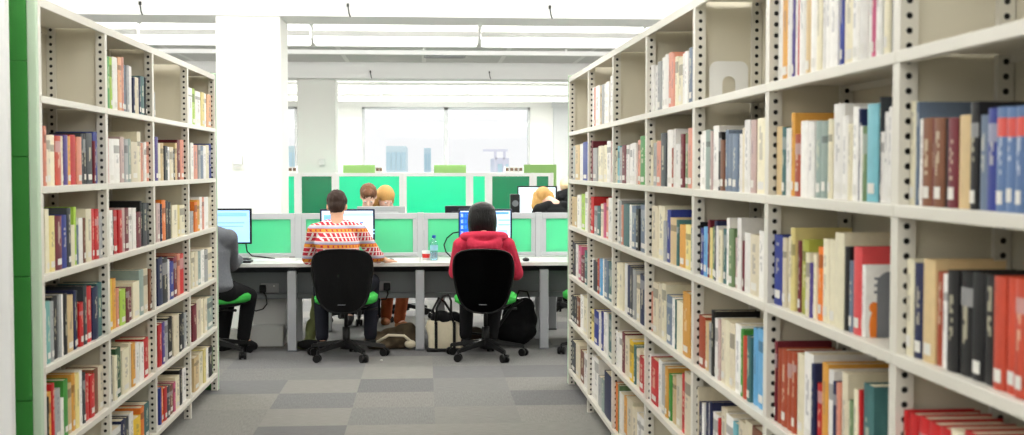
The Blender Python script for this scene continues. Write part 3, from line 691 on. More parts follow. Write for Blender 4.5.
def tray(y0, y1, label, x0=-3.2):
    t = thing('cable_tray', label, 'cable tray', (0, y0, .4))
    for a, b_ in zip([x0]+LEGX[1:4], LEGX[1:4]+[3.1]):
        b = bmesh.new(); box(b, a+.01, b_-.01, y0, y0+.006, .445, .63, bev=.002); box(b, a+.01, b_-.01, y0, y1, .425, .435); box(b, a+.01, b_-.01, y0-.035, y0+.006, .405, .450, bev=.004)
        obj('tray_front', b, M['tray'], t)
    b = bmesh.new(); box(b, x0, 3.1, y1-.03, y1-.02, .60, DZ-.027); obj('gap_shade', b, M['trayd'], t)  # added dark strip standing in for the shaded gap under the desktop
    return t
tr = tray(10.36, 10.56, 'grey metal cable tray under the near desk with power sockets')
for i, px in enumerate((262, 270, 388, 384)):
    pass
def socket(px, py, label):
    p = atY(px, py, 10.36); b = bmesh.new(); box(b, p.x-.075, p.x+.075, 10.35, 10.36, p.z-.04, p.z+.04, bev=.004); s = obj('socket_plate', b, M['whitep' if False else 'silver'], tr)
    b = bmesh.new()
    for s_ in (-.035, .035): box(b, p.x+s_-.006, p.x+s_+.006, 10.346, 10.352, p.z+.012, p.z+.024)
    obj('switch', b, M['whitep'], s); return p
p1 = socket(270, 288, ''); p2 = socket(382, 286, '')
def plug(p, pts, label):
    b = bmesh.new(); box(b, p.x-.035, p.x+.02, 10.31, 10.352, p.z-.035, p.z+.03, bev=.008)
    t = obj('power_plug', b, M['black'], loc=(p.x, 10.33, p.z)); tag(t, label, 'plug')
    b = bmesh.new(); tube(b, [(p.x-.01, 10.33, p.z-.02)]+pts, .006, 8); obj('cable', b, M['black'], t)
pp = lambda px, py, Y: tuple(atY(px, py, Y))
plug(Vector((p1.x-.05, 0, p1.z)), [pp(266, 296, 10.32), pp(267, 304, 10.31), pp(263, 309, 10.33), pp(256, 311, 10.4), pp(248, 308, 10.5)], 'black plug with hanging cable in the tray socket at the left')
plug(Vector((p2.x+.05, 0, p2.z)), [pp(388, 294, 10.32), pp(386, 299, 10.31), pp(380, 300, 10.32), pp(376, 296, 10.34)], 'black plug with looped cable in the tray socket right of the jumper wearer')
# desk screens: posts, rails and green glass
SX = [atY(298.5, 230, 10.63).x + i*atY(0, 0, 1).x*0 + i*1.062 for i in range(-3, 5)]
def screens(xs, y, z0, z1, zg, name, label, mt, shade_panes=(), railm='frame', group=None, pw=.026, gapw=.0):
    out = []
    for i, (a, b_) in enumerate(zip(xs, xs[1:])):
        x0, x1 = a+pw*.5+gapw, b_-pw*.5-gapw; lab = label[i] if isinstance(label, (list, tuple)) else label
        if lab is None: continue
        t = thing(name, lab, 'desk screen', ((x0+x1)/2, y, z0), 0, group); fw = .035
        b = bmesh.new(); box(b, x0, x1, y-.016, y+.016, z1-.052, z1, bev=.003); box(b, x0, x1, y-.016, y+.016, z0, z0+.03, bev=.003)
        box(b, x0, x0+fw, y-.015, y+.015, z0+.03, z1-.05); box(b, x1-fw, x1, y-.015, y+.015, z0+.03, z1-.05); obj('screen_frame', b, M[railm], t)
        b = bmesh.new(); box(b, x0+fw-.004, x1-fw+.004, y-.003, y+.003, z0+.025, z1-.048); obj('glass_pane', b, M['gshade' if i in shade_panes else mt], t)
        out.append(t)
    for i, x in enumerate(xs):
        b = bmesh.new(); box(b, x-pw*.5-gapw+.001, x+pw*.5+gapw-.001, y-.022, y+.022, .0 if z0 > .6 else 0, z1+.004, bev=.004)
        o = obj('screen_post', b, M[railm], loc=(x, y, 0)); 
        tag(o, '%s post %s' % ('grey' if z0 > .6 and y < 12 else 'pale', label_post[i] if y < 12 else far_post[i]), 'post', 'upright posts of the desk screens')
label_post = ['between desk screens at the far left, behind the bookcase', 'between desk screens behind the left bookcase', 'between the desk screens left of the jumper wearer', 'between the desk screens behind the jumper wearer and the bottle', 'between the desk screens right of the hoodie wearer', 'between desk screens behind the right bookcase']
far_post = ['at the left end of the far row of screens', 'of the far screens left of the shade-toned green one', 'of the far screens above the jumper wearer', 'of the far screens above the bottle', 'of the far screens right of the middle', 'of the far screens above the hoodie wearer', 'of the far screens behind the bending person', 'at the right end of the far row of screens']
XS = [atY(p, 235, 10.63).x for p in (298.5, 420.5, 538.5)]
XS = [XS[0]-2.12, XS[0]-1.06]+XS+[XS[2]+1.06]
screens(XS, 10.63, DZ+.012, atY(420, 213, 10.63).z, None, 'desk_screen', ['green glass desk screen hidden behind left bookcase', 'green glass desk screen behind the leftmost monitor', 'green glass desk screen behind the jumper wearer', 'green glass desk screen behind bottle and hoodie wearer', 'green glass desk screen right of the hoodie wearer'], 'gglass', pw=.05, gapw=.006)
YF = 18.9
FX = [atY(p, 190, YF).x for p in (276, 298, 335.5, 403, 469.5, 488.5, 533, 552)]
zf1, zf0 = atY(420, 173, YF).z, atY(420, 213, YF).z-.1
screens(FX, YF, zf0, zf1, None, 'desk_screen', ['narrow green screen between the two white columns', 'shade-toned green screen in front of the farther column', 'bright green screen above the jumper wearer in the far row', 'bright green screen in the middle of the far row', 'narrow bright green screen above the hoodie wearer', 'shade-toned green screen behind the turned monitor', 'narrow shade-toned green screen by the right bookcase'], 'gglass2', shade_panes=(1, 5, 6), pw=.03, gapw=.008, railm='white')
for i, (a, b_, Y, z) in enumerate([(343, 375, 21.5, 165), (434, 466, 21.5, 165), (524, 556.5, 20.6, 164.5)]):
    x0, x1 = atY(a, z, Y).x, atY(b_, z, Y).x; zt = atY(400, z, Y).z; b = bmesh.new(); box(b, x0, x1, Y, Y+.04, .55 if i < 2 else .3, zt, bev=.004)
    t = obj('privacy_board', b, M['lgreen'], loc=((x0+x1)/2, Y, 0)); tag(t, 'light green board rising above the far screens, ' + ['left one of three', 'middle one of three', 'right one of three'][i], 'board')
    b = bmesh.new()
    for s in (x0+.1, x1-.1): box(b, s-.03, s+.03, Y+.01, Y+.03, 0, .6); box(b, s-.03, s+.03, Y-.15, Y+.2, 0, .02)
    obj('leg', b, M['alu'], t)
# low cabinet and boxes by the window
bx0, bx1 = atY(285, 172, 24).x, atY(528, 172, 24).x; zc = atY(400, 172.5, 24).z
b = bmesh.new(); box(b, bx0, bx1, 24, 24.45, .06, zc); 
t = thing('storage_cabinet', 'long white cabinet by the far window carrying small boxes', 'cabinet', ((bx0+bx1)/2, 24.2, 0)); obj('body', b, M['white'], t)
b = bmesh.new(); box(b, bx0+.03, bx1-.03, 24.03, 24.42, 0, .06); obj('plinth', b, M['silver'], t)
for i in range(6):
    w = (bx1-bx0)/6; b = bmesh.new(); box(b, bx0+i*w+.01, bx0+(i+1)*w-.01, 23.985, 24, .1, zc-.04, bev=.004); dd = obj('door', b, M['whitep'], t)
    b = bmesh.new(); box(b, bx0+i*w+.05, bx0+i*w+.07, 23.965, 23.985, .9, 1.1); obj('handle', b, M['alu'], dd)
for i, px in enumerate((290.5, 294.8, 377.5, 381, 507, 511.5, 516, 520.5)):
    p = atY(px, 172, 24.1); w = .042; b = bmesh.new(); box(b, p.x-w, p.x+w, 24.05, 24.3, zc, zc+.115, bev=.003)
    lab = ['left one between the columns', 'right one between the columns', 'left one beside left green board', 'right one beside left green board', 'first of four by right board', 'second of four by right board', 'third of four by right board', 'fourth of four by right board'][i]
    o = obj('file_box', b, M['whitep'], loc=(p.x, 24.17, zc)); tag(o, 'small white file box with brown label, ' + lab, 'box', 'file boxes on the far cabinet')
    b = bmesh.new(); box(b, p.x-w*.7, p.x+w*.7, 24.042, 24.05, zc+.03, zc+.09); obj('label', b, M['brownl'], o)
# white stepped box under the desk at the left
a, c_ = atY(253, 297, 10.45), atY(285, 297, 10.45); zb = atY(270, 326, 10.3).z
t = thing('floor_box', 'white stepped metal box on the floor under the left desk', 'box', ((a.x+c_.x)/2, 10.45, 0))
b = bmesh.new(); box(b, a.x, c_.x, 10.45, 10.58, .0, .40, bev=.005); obj('back_panel', b, M['box_w'], t)
b = bmesh.new(); box(b, a.x, c_.x, 10.30, 10.45, .0, zb, bev=.006); obj('lower_box', b, M['box_w'], t)
b = bmesh.new(); vs = [b.verts.new(v) for v in ((c_.x, 10.30, .02), (c_.x+.05, 10.30, zb*1.1), (c_.x+.05, 10.44, .40), (c_.x, 10.45, .40), (c_.x, 10.45, .02))]; b.faces.new(vs)
bmesh.ops.solidify(b, geom=b.faces[:], thickness=.006); obj('side_flap', b, M['whitep'], t)

# ================================================================ monitors and desk things
def monitor(name, label, x, y, zb, zt, w, rot=0, bez='bezel', lit=True, scr=(.62, .80, .96), silverback=False, desk=DZ, windows=()):
    t = thing(name, label, 'monitor', (x, y, desk)); R = Matrix.Rotation(rot, 3, 'Z')
    h = (zt-zb)/2; cz = (zt+zb)/2; P0 = Vector((x, y, 0))
    def L(b, c, hs, bev=0): obox(b, P0 + R @ Vector(c), hs, R, 0, bev)
    b = bmesh.new(); L(b, (0, 0, cz), (w/2, .016, h), .006); L(b, (0, .028, cz), (w/2-.06, .016, h-.05), .01); obj('casing', b, M['silver'] if silverback else M[bez], t)
    b = bmesh.new(); L(b, (0, -.0168, cz), (w/2-.016, .0012, h-.016)); sc = obj('screen', b, emis('screen_glow', scr, .80), t)
    for k, (wx, wz, ww, wh, col) in enumerate(windows):
        b = bmesh.new(); L(b, (wx, -.0182, cz+wz), (ww/2, .0006, wh/2)); obj('screen_image', b, emis('screen_image', col, .80), sc)
    b = bmesh.new(); tube(b, [P0+R@Vector((0, .035, zb+.08)), P0+R@Vector((0, .04, desk+.01))], .022, 10); obj('stand', b, M[bez], t)
    b = bmesh.new(); ball(b, P0+Vector((0, .02, desk+.006)), (.11, .085, .012)); obj('base', b, M[bez], t)
    return t
def mon_px(label, px0, px1, py0, py1, Y, **k):
    a, b_ = atY(px0, py0, Y), atY(px1, py1, Y); return monitor('computer_monitor', label, (a.x+b_.x)/2, Y, b_.z, a.z, abs(b_.x-a.x), **k)
lines = [(-.10+.0*i, .10-i*.045, .16, .012, (.50, .68, .88)) for i in range(5)]
mon_px('black monitor with pale blue page, beside the person in grey', 204, 252, 208.5, 244, 10.30, windows=[(0, .10, .32, .03, (.48, .70, .93)), (.02, .03, .24, .01, (.48, .66, .86)), (.03, .0, .20, .01, (.5, .68, .86)), (.0, -.04, .06, .02, (.45, .62, .8))])
mon_px('blue framed monitor with a white page, in front of the jumper wearer', 320, 375, 209, 243.5, 10.28, bez='navy', scr=(.84, .92, .99), windows=[(.09, .10, .25, .025, (.63, .80, .96)), (.12, .03, .03, .012, (.2, .3, .6)), (.14, -.03, .18, .012, (.66, .78, .93)), (.13, -.06, .2, .01, (.7, .8, .93)), (-.17, 0, .06, .2, (.45, .68, .93))])
mon_px('black monitor in front of the hoodie wearer, desktop icons at its left', 458.5, 512, 209, 245, 10.28, scr=(.80, .90, .98), bez='navy', windows=[(-.17, 0, .10, .26, (.12, .38, .78))]+[(-.20+.03*(i % 3), .10-.05*(i//3), .02, .03, [(.85, .92, 1), (.3, .6, .9), (.9, .9, .95)][i % 3]) for i in range(15)]+[(.16, .06, .10, .012, (.5, .66, .86)), (.16, .02, .10, .012, (.55, .7, .88)), (.15, -.05, .08, .05, (.62, .76, .95)), (.1, .12, .2, .02, (.35, .58, .88))])
# backs of monitors on the opposite side
def back_px(label, px0, px1, py, Y, h=.34, **k):
    a, b_ = atY(px0, py, Y), atY(px1, py, Y); return monitor('computer_monitor', label, (a.x+b_.x)/2, Y, a.z-h, a.z, b_.x-a.x, rot=PI, **k)
back_px('back of a silver edged monitor below the two heads', 357, 405, 206.3, 10.95, h=.33, silverback=True)
back_px('back of a dark monitor showing above the screens behind the hoodie wearer', 445, 490, 205.8, 10.95, h=.33)
# bottle
def bottle():
    p = atZ(434, 262, DZ); p.y = 10.22; p.x = atY(434, 250, 10.22).x; k = (atY(434, 235.5, 10.22).z-DZ)/.235
    t = thing('water_bottle', 'clear plastic water bottle with a blue cap on the desk', 'bottle', (p.x, p.y, DZ))
    pr = [(.001, .030), (.006, .034), (.03, .035), (.05, .032), (.07, .035), (.10, .0345), (.115, .032), (.13, .035), (.16, .034), (.185, .024), (.205, .014), (.215, .0135)]
    b = bmesh.new(); loft(b, [((p.x, p.y, DZ+z*k), r*k*1.05, r*k*1.05) for z, r in pr], 18); obj('bottle_body', b, M['bottle'], t)
    b = bmesh.new(); loft(b, [((p.x, p.y, DZ+z*k), r*k, r*k) for z, r in ((.212, .0165), (.214, .018), (.235, .018), (.238, .015))], 16); obj('cap', b, M['blue_cap'], t)
    b = bmesh.new(); loft(b, [((p.x, p.y, DZ+z*k), r*k, r*k) for z, r in ((.095, .0372), (.145, .0372))], 18, cap=False); obj('label', b, mat('bottle_label', (.60, .80, .88), .5), t)
    b = bmesh.new(); loft(b, [((p.x, p.y, DZ+z*k), r*k, r*k) for z, r in ((.004, .030), (.03, .0315), (.07, .0318), (.09, .031))], 18); obj('water', b, clear_glass('water', (.80, .92, .97), .1), t)
bottle()
def keyboard(x, y, rot, label, m='black'):
    t = thing('keyboard', label, 'keyboard', (x, y, DZ), 0); R = Matrix.Rotation(rot, 3, 'Z')
    b = bmesh.new(); obox(b, Vector((x, y, DZ+.009)), (.21, .07, .008), R, 0, .004); obj('case', b, M[m], t)
    b = bmesh.new()
    for i in range(14):
        for j in range(5): obox(b, Vector((x, y, DZ+.019)) + R @ Vector((-.19+i*.029, -.05+j*.025, 0)), (.012, .010, .003), R)
    k = obj('keys', b, M['grey_plastic' if m == 'black' else 'whitep'], t)
keyboard(atY(347, 259, 10.1).x, 10.12, 0, 'black keyboard in front of the jumper wearer, partly hidden by him')
keyboard(atY(486, 259, 10.1).x, 10.12, 0, 'black keyboard in front of the hoodie wearer')
keyboard(atY(226, 260, 10.1).x, 10.12, 0, 'black keyboard by the person in the grey jacket')
def sheet(px, py, w, h, rot, label, m='paper', th=.002, n=1):
    p = atZ(px, py, DZ); b = bmesh.new()
    for i in range(n): obox(b, Vector((p.x, p.y, DZ+th/2+i*th+.0005)), (w/2, h/2, th/2*.9), Matrix.Rotation(rot+i*.12, 3, 'Z'))
    return tag(obj('paper_sheet' if th < .006 else 'paperback', b, M[m], loc=(p.x, p.y, DZ)), label, 'paper' if th < .006 else 'book')
sheet(272, 260.0, .30, .21, .1, 'white papers spread on desk right of the left monitor', n=3)
sheet(398, 259.5, .28, .21, -.1, 'pale papers on desk between the jumper wearer and the bottle', n=2)
sheet(540, 260, .26, .20, .05, 'papers on the desk right of the hoodie wearer', n=2)
sheet(300, 262, .24, .17, .4, 'single sheet on the desk above the leg left of the jumper wearer')
def mouse(px, py, label, m='black'):
    p = atZ(px, py, DZ); b = bmesh.new(); ball(b, (p.x, p.y, DZ+.012), (.03, .052, .018)); o = obj('computer_mouse', b, M[m], loc=(p.x, p.y, DZ)); tag(o, label, 'mouse')
    b = bmesh.new(); ball(b, (p.x, p.y+.025, DZ+.028), (.004, .010, .004)); obj('wheel', b, M['grey_plastic'], o)
mouse(526, 261, 'dark mouse on the desk right of the hoodie wearer'); mouse(391, 262, 'dark mouse under the hand of the jumper wearer')
p = atZ(247, 262, DZ); b = bmesh.new(); box(b, p.x-.07, p.x+.03, p.y-.03, p.y+.06, DZ, DZ+.03, bev=.008); o = obj('desk_phone', b, M['black'], loc=(p.x, p.y, DZ)); tag(o, 'small black device on the desk by the grey sleeve', 'device')
b = bmesh.new(); box(b, p.x-.05, p.x+.01, p.y-.01, p.y+.045, DZ+.03, DZ+.036); obj('button_pad', b, M['grey_plastic'], o)
p = atZ(426, 260, DZ); b = bmesh.new(); loft(b, [((p.x, p.y, DZ+z), r, r) for z, r in ((.0, .028), (.08, .036))], 16); o = obj('paper_cup', b, M['whitep'], loc=(p.x, p.y, DZ)); tag(o, 'white and red cup left of the water bottle', 'cup')
b = bmesh.new(); loft(b, [((p.x, p.y, DZ+z), r, r) for z, r in ((.02, .0312), (.055, .0348))], 16, cap=False); obj('red_band', b, M['red'], o)
b = bmesh.new(); tube(b, [pp(459, 232, 10.50), pp(453, 233, 10.54), pp(447, 238, 10.56), pp(444, 245, 10.56), pp(446, 252, 10.5), pp(451, 257, 10.45), pp(455, 258.5, 10.4)], .006, 8)
tag(obj('monitor_cable', b, M['black'], loc=pp(447, 258, 10.5)), 'thin black cable looping in front of the green screen behind the bottle', 'cable')
b = bmesh.new(); tube(b, [pp(246, 244, 10.4), pp(247, 251, 10.5), pp(252, 256, 10.5), pp(262, 257.0, 10.45), pp(275, 258.5, 10.45)], .006, 8)
tag(obj('monitor_cable', b, M['black'], loc=pp(247, 258, 10.5)), 'black cable trailing right from the leftmost monitor', 'cable')

# ================================================================ office chair (faces +y), origin on the floor
def make_chair(label, seatz=.47):
    t = thing('office_chair', label, 'chair'); 
    b = bmesh.new(); loft(b, [((0, .03, seatz-.03), .215, .21, 3.2), ((0, .03, seatz-.015), .245, .235, 3.2), ((0, .03, seatz+.025), .25, .24, 3.2), ((0, .03, seatz+.045), .225, .22, 3.2), ((0, .03, seatz+.05), .15, .15, 3)], 28); s = obj('seat', b, M['green_seat'], t); s['label'] = 'green fabric seat pad'
    b = bmesh.new(); loft(b, [((0, .02, seatz-.06), .17, .17, 3), ((0, .02, seatz-.028), .225, .215, 3.2)], 24); obj('seat_pan', b, M['black'], t)
    # shield shaped back, curved around the sitter
    b = bmesh.new(); NU, NV = 16, 18; z0, z1 = .385, .888; F = []; Bk = []; rim = []
    def shp(u, v):
        tt = v*2-1; e = max(0, 1-abs(tt)**(7 if tt > 0 else 4))**(1/2.8); hw = .237*e*(.72+.28*min(1, v*1.6)**.8)
        x = u*hw; y = -.245 - .035*math.sin(v*PI)*.6 + .06*(abs(u)*hw/.26)**2 - .05*(v-.2)
        return x, y, z0+(z1-z0)*v
    for j in range(NV+1):
        v = .004+.992*j/NV
        v = .5-.5*math.cos(v*PI)
        F.append([b.verts.new(shp(-1+2*i/NU, v)) for i in range(NU+1)])
    for j in range(NV):
        for i in range(NU): f = b.faces.new((F[j][i], F[j][i+1], F[j+1][i+1], F[j+1][i])); f.smooth = True
    bmesh.ops.solidify(b, geom=b.faces[:], thickness=-.022)
    bk = obj('backrest', b, M['mesh_k'], t)
    b = bmesh.new(); pts = []
    for j in range(NV+1): v = .5-.5*math.cos((.004+.992*j/NV)*PI); pts.append(shp(1, v))
    for j in range(NV, -1, -1): v = .5-.5*math.cos((.004+.992*j/NV)*PI); pts.append(shp(-1, v))
    pts.append(pts[0]); tube(b, pts, .0075, 8); obj('backrest_rim', b, M['black'], bk)
    b = bmesh.new(); box(b, -.03, .03, -.302, -.300, .455, .462); obj('maker_plate', b, M['grey_plastic'], bk)
    b = bmesh.new(); tube(b, [(0, -.02, seatz-.07), (0, -.17, seatz-.075), (0, -.205, seatz-.04), (0, -.215, .52)], [.028, .026, .022, .016], 10); obj('back_bar', b, M['black'], t)
    b = bmesh.new(); tube(b, [(0, 0, .07), (0, 0, .25)], .030, 14); tube(b, [(0, 0, .25), (0, 0, seatz-.06)], .016, 14); obj('gas_column', b, M['black'], t)
    b = bmesh.new(); box(b, -.07, .07, -.10, .10, seatz-.10, seatz-.055, bev=.012); obj('tilt_mechanism', b, M['black'], t)
    b = bmesh.new(); tube(b, [(.06, .02, seatz-.08), (.20, .04, seatz-.085), (.25, .05, seatz-.08)], [.007, .007, .012], 8); lv = obj('height_lever', b, M['black'], t)
    b = bmesh.new(); loft(b, [((0, 0, .075), .05, .05), ((0, 0, .135), .045, .045)], 18); obj('hub', b, M['black'], t)
    for k in range(5):
        a = PI/2*0 + k*2*PI/5 + .25; d = Vector((math.cos(a), math.sin(a), 0)); n = Vector((-d.y, d.x, 0))
        b = bmesh.new(); pr = [(.03, .125, .028, .022), (.16, .108, .022, .018), (.31, .082, .016, .013)]
        rings = [[b.verts.new(d*r+n*w*sx+Vector((0, 0, z+h*sz))) for sx, sz in ((-1, -1), (1, -1), (.7, 1), (-.7, 1))] for r, z, w, h in pr]
        for A, B in zip(rings, rings[1:]):
            for q in range(4): b.faces.new((A[q], A[(q+1) % 4], B[(q+1) % 4], B[q]))
        b.faces.new(rings[0][::-1]); b.faces.new(rings[-1]); lg = obj('base_leg', b, M['black'], t)
        b = bmesh.new(); c0 = d*.312+Vector((0, 0, .031))
        a2 = a+.7+k; dd = Vector((math.cos(a2), math.sin(a2), 0))
        for s in (-1, 1): tube(b, [c0+dd*s*.009, c0+dd*s*.029], .031, 16)
        tube(b, [c0+Vector((0, 0, .0)), c0+Vector((0, 0, .055))], .008, 8); tube(b, [c0-dd*.012, c0+dd*.012], .02, 10); obj('caster', b, M['black'], lg)
    return t
ch0 = make_chair('black mesh backed office chair with green seat, holding the patterned jumper wearer')
cb = atY(346, 300, 9.66); ch0.location = (cb.x, 9.66, 0); ch0.rotation_euler = (0, 0, -.05)
cg = atY(485.5, 300, 9.60); dup(ch0, (cg.x, 9.60, 0), -.12, 'black mesh backed office chair with green seat, holding the red hoodie wearer')
cl_ = atY(211, 300, 9.70); dup(ch0, (cl_.x, 9.80, 0), -.85, 'office chair with green seat under the person in the grey jacket')
dup(ch0, (atY(366, 200, 12.1).x-.06, 11.93, 0), PI+.1, 'office chair of the left bent person behind the screens')
dup(ch0, (atY(398, 200, 12.1).x+.06, 12.25, 0), PI-.1, 'office chair of the right bent person behind the screens')
dup(ch0, (atY(566, 300, 11.0).x+.12, 9.75, 0), .5, 'black office chair half hidden behind the right bookcase')
# ================================================================ people
def hand(bm, wrist, d, up, s=1.0, curl=.5, side=1):
    """palm plus five fingers; d points along the hand, up is the back of the hand, side = +1 thumb towards d x up"""
    d = Vector(d).normalized(); up = Vector(up); up = (up-d*up.dot(d)).normalized(); n = d.cross(up)*side; w = Vector(wrist)
    for i in range(4):
        o = n*(.027-.018*i)*s
        limb(bm, [w+d*.005, w+d*.05*s+o*.8, w+d*.085*s+o], [.020*s, .015*s, .0115*s])
    L = [.070, .078, .073, .058]
    for i in range(4):
        b0 = w+d*.085*s+n*(.027-.018*i)*s; l = L[i]*s; fan = n*(.10-.07*i)
        p1 = b0+(d+fan)*l*.45-up*.1*curl*l; p2 = p1+((d+fan)*.75-up*curl).normalized()*l*.32; p3 = p2+((d+fan)*.5-up*curl*1.3).normalized()*l*.25
        limb(bm, [b0, p1, p2, p3], [.0098*s, .0088*s, .008*s, .0068*s])
    tb = w+d*.028*s+n*.022*s; t1 = tb+(n*.8+d*.7)*.032*s-up*.008; t2 = t1+(n*.25+d)*.028*s-up*.006; limb(bm, [tb, t1, t2], [.0135*s, .0105*s, .0085*s])
def head_geo(bm, c, R, s=1.0):
    """c = head centre, R local frame (x right, y forward, z up)"""
    P_ = lambda v: c + R @ (Vector(v)*s)
    ball(bm, P_((0, -.012, .022)), (.076*s, .094*s, .092*s), R, 24, 16)      # skull
    ball(bm, P_((0, .018, -.035)), (.062*s, .070*s, .075*s), R, 20, 14)      # face
    ball(bm, P_((0, .048, -.082)), (.034*s, .030*s, .026*s), R)              # chin
    for sx in (-1, 1):
        ball(bm, P_((sx*.036, .062, -.030)), (.022*s, .020*s, .022*s), R)    # cheek
        ball(bm, P_((sx*.076, -.008, -.015)), (.009*s, .020*s, .032*s), R @ Matrix.Rotation(.25, 3, 'X'))  # ear
        ball(bm, P_((sx*.030, .082, .012)), (.020*s, .008*s, .006*s), R)     # brow
    limb(bm, [P_((0, .084, .005)), P_((0, .098, -.018)), P_((0, .104, -.034))], [.008*s, .010*s, .012*s])
    ball(bm, P_((0, .083, -.058)), (.022*s, .010*s, .008*s), R)
def face_bits(t, body, c, R, s=1.0):
    P_ = lambda v: c + R @ (Vector(v)*s)
    b = bmesh.new()
    for sx in (-1, 1): ball(b, P_((sx*.031, .078, -.003)), (.0125*s, .009*s, .0075*s), R)
    e = obj('eyes', b, M['eye'], t); 
    b = bmesh.new()
    for sx in (-1, 1): ball(b, P_((sx*.031, .0865, -.003)), .0045*s)
    obj('irises', b, M['pupil'], e)
    b = bmesh.new(); ball(b, P_((0, .0905, -.059)), (.020*s, .004*s, .0055*s), R); obj('lips', b, M['lip'], t)
def frame(fwd, pitch=0, roll=0):
    """local axes: y = forward heading (radians, 0 = +y, ccw), pitched down"""
    return Matrix.Rotation(fwd, 3, 'Z') @ Matrix.Rotation(roll, 3, 'Y') @ Matrix.Rotation(-pitch, 3, 'X')
def torso(bm, pel, chest, sh, R0, rp=(.16, .12), rc=(.17, .115), grow=0.0):
    """pelvis -> chest -> shoulder line"""
    pel, chest, sh = Vector(pel), Vector(chest), Vector(sh); n = 12
    for i in range(n+1):
        t = i/n; c = pel.lerp(chest, t); rx = rp[0]+(rc[0]-rp[0])*t - .018*math.sin(t*PI); ry = rp[1]+(rc[1]-rp[1])*t - .01*math.sin(t*PI)
        ball(bm, c, (rx+grow, ry+grow, .07+grow), R0, 20, 10)
    for i in range(6):
        t = i/5; ball(bm, chest.lerp(sh, t), (rc[0]+grow - .045*t, rc[1]+grow-.03*t, .06+grow), R0, 20, 10)
def short_hair(t, c, R, m, s=1.0, back=.0):
    P_ = lambda v: c + R @ (Vector(v)*s)
    b = bmesh.new(); ball(b, P_((0, -.020, .034)), (.084*s, .097*s, .092*s), R, 28, 20); ball(b, P_((0, -.052, -.018)), (.070*s, .058*s, .068*s), R, 24, 16)
    ball(b, P_((0, .03, .085)), (.060*s, .058*s, .036*s), R, 20, 12)
    b = fuse(b, .006, 2); rnd = random.Random(3)
    from mathutils import noise
    for v in b.verts:
        q = v.co*60; v.co += v.normal*(noise.noise(Vector((q.x, q.y, q.z*.35)))*.006)
    return obj('hair', b, m, t)
def seated(label, pel, chest, neck, hc, hR, arms, legs, cloth, trousers, shoe='shoe', skinm='skin', head_s=1.0, name='person', R0=None, sleeves=1.0, sh_w=.185, cloth_name='jumper', face=True, rc=(.165, .11), grow=.012):
    """arms: {side: (elbow, wrist, hand_dir, hand_up, curl)}; legs: {side: (hip, knee, ankle, toe)}"""
    R0 = R0 or Matrix.Identity(3); pel, chest, neck, hc = Vector(pel), Vector(chest), Vector(neck), Vector(hc)
    t = thing(name, label, 'person', (pel.x, pel.y, 0)); b = bmesh.new()
    torso(b, pel, chest, neck-Vector((0, 0, .055)), R0, rc=(rc[0]-.015, rc[1]-.015), rp=(.14, .10))
    limb(b, [neck-Vector((0, 0, .03)), neck.lerp(hc, .55)], [.058*head_s, .052*head_s]); head_geo(b, hc, hR, head_s)
    for sd, (el, wr, hd, hu, cu) in arms.items():
        s = -1 if sd == 'l' else 1; sh = neck + R0 @ Vector((s*sh_w, 0, -.075))
        limb(b, [sh, el, wr], [.042, .034, .024]); hand(b, wr, hd, hu, .95, cu, side=-s)
    for sd, (hip, kn, an, toe) in legs.items(): limb(b, [hip, kn, an, toe], [.075, .052, .036, .03])
    body = obj('body', fuse(b, .0075, 2), M[skinm], t, smooth=True)
    if face: face_bits(t, body, hc, hR, head_s)
    c = bmesh.new(); torso(c, pel+Vector((0, 0, .01)), chest, neck-Vector((0, 0, .06)), R0, rp=(.165, .125), rc=rc, grow=.0)
    for sd, (el, wr, hd, hu, cu) in arms.items():
        s = -1 if sd == 'l' else 1; sh = neck + R0 @ Vector((s*sh_w, 0, -.08)); el, wr = Vector(el), Vector(wr)
        limb(c, [neck + R0 @ Vector((s*.07, 0, -.045)), sh], [.052+grow, .057+grow*.6]); limb(c, [sh, el, el.lerp(wr, max(.02, sleeves))], [.056+grow, .047+grow, (.036 if sleeves > .5 else .045)+grow*.7])
    cl = obj(cloth_name, fuse(c, .010, 3), cloth, t, smooth=True)
    c = bmesh.new()
    for sd, (hip, kn, an, toe) in legs.items(): limb(c, [pel+(Vector(hip)-pel)*.4, hip, kn, Vector(kn).lerp(Vector(an), .93)], [.11, .098, .070, .056])
    obj('trousers', fuse(c, .012, 3), trousers, t, smooth=True)
    for sd, (hip, kn, an, toe) in legs.items():
        an, toe = Vector(an), Vector(toe); c = bmesh.new(); z = -.02
        limb(c, [an+Vector((0, 0, -.03)), an.lerp(toe, .5)+Vector((0, 0, -.01)), toe], [.045, .043, .034]); box(c, *[0]*0) if False else None
        obj('shoe', fuse(c, .009, 2), M[shoe], t, smooth=True)
    return t, body
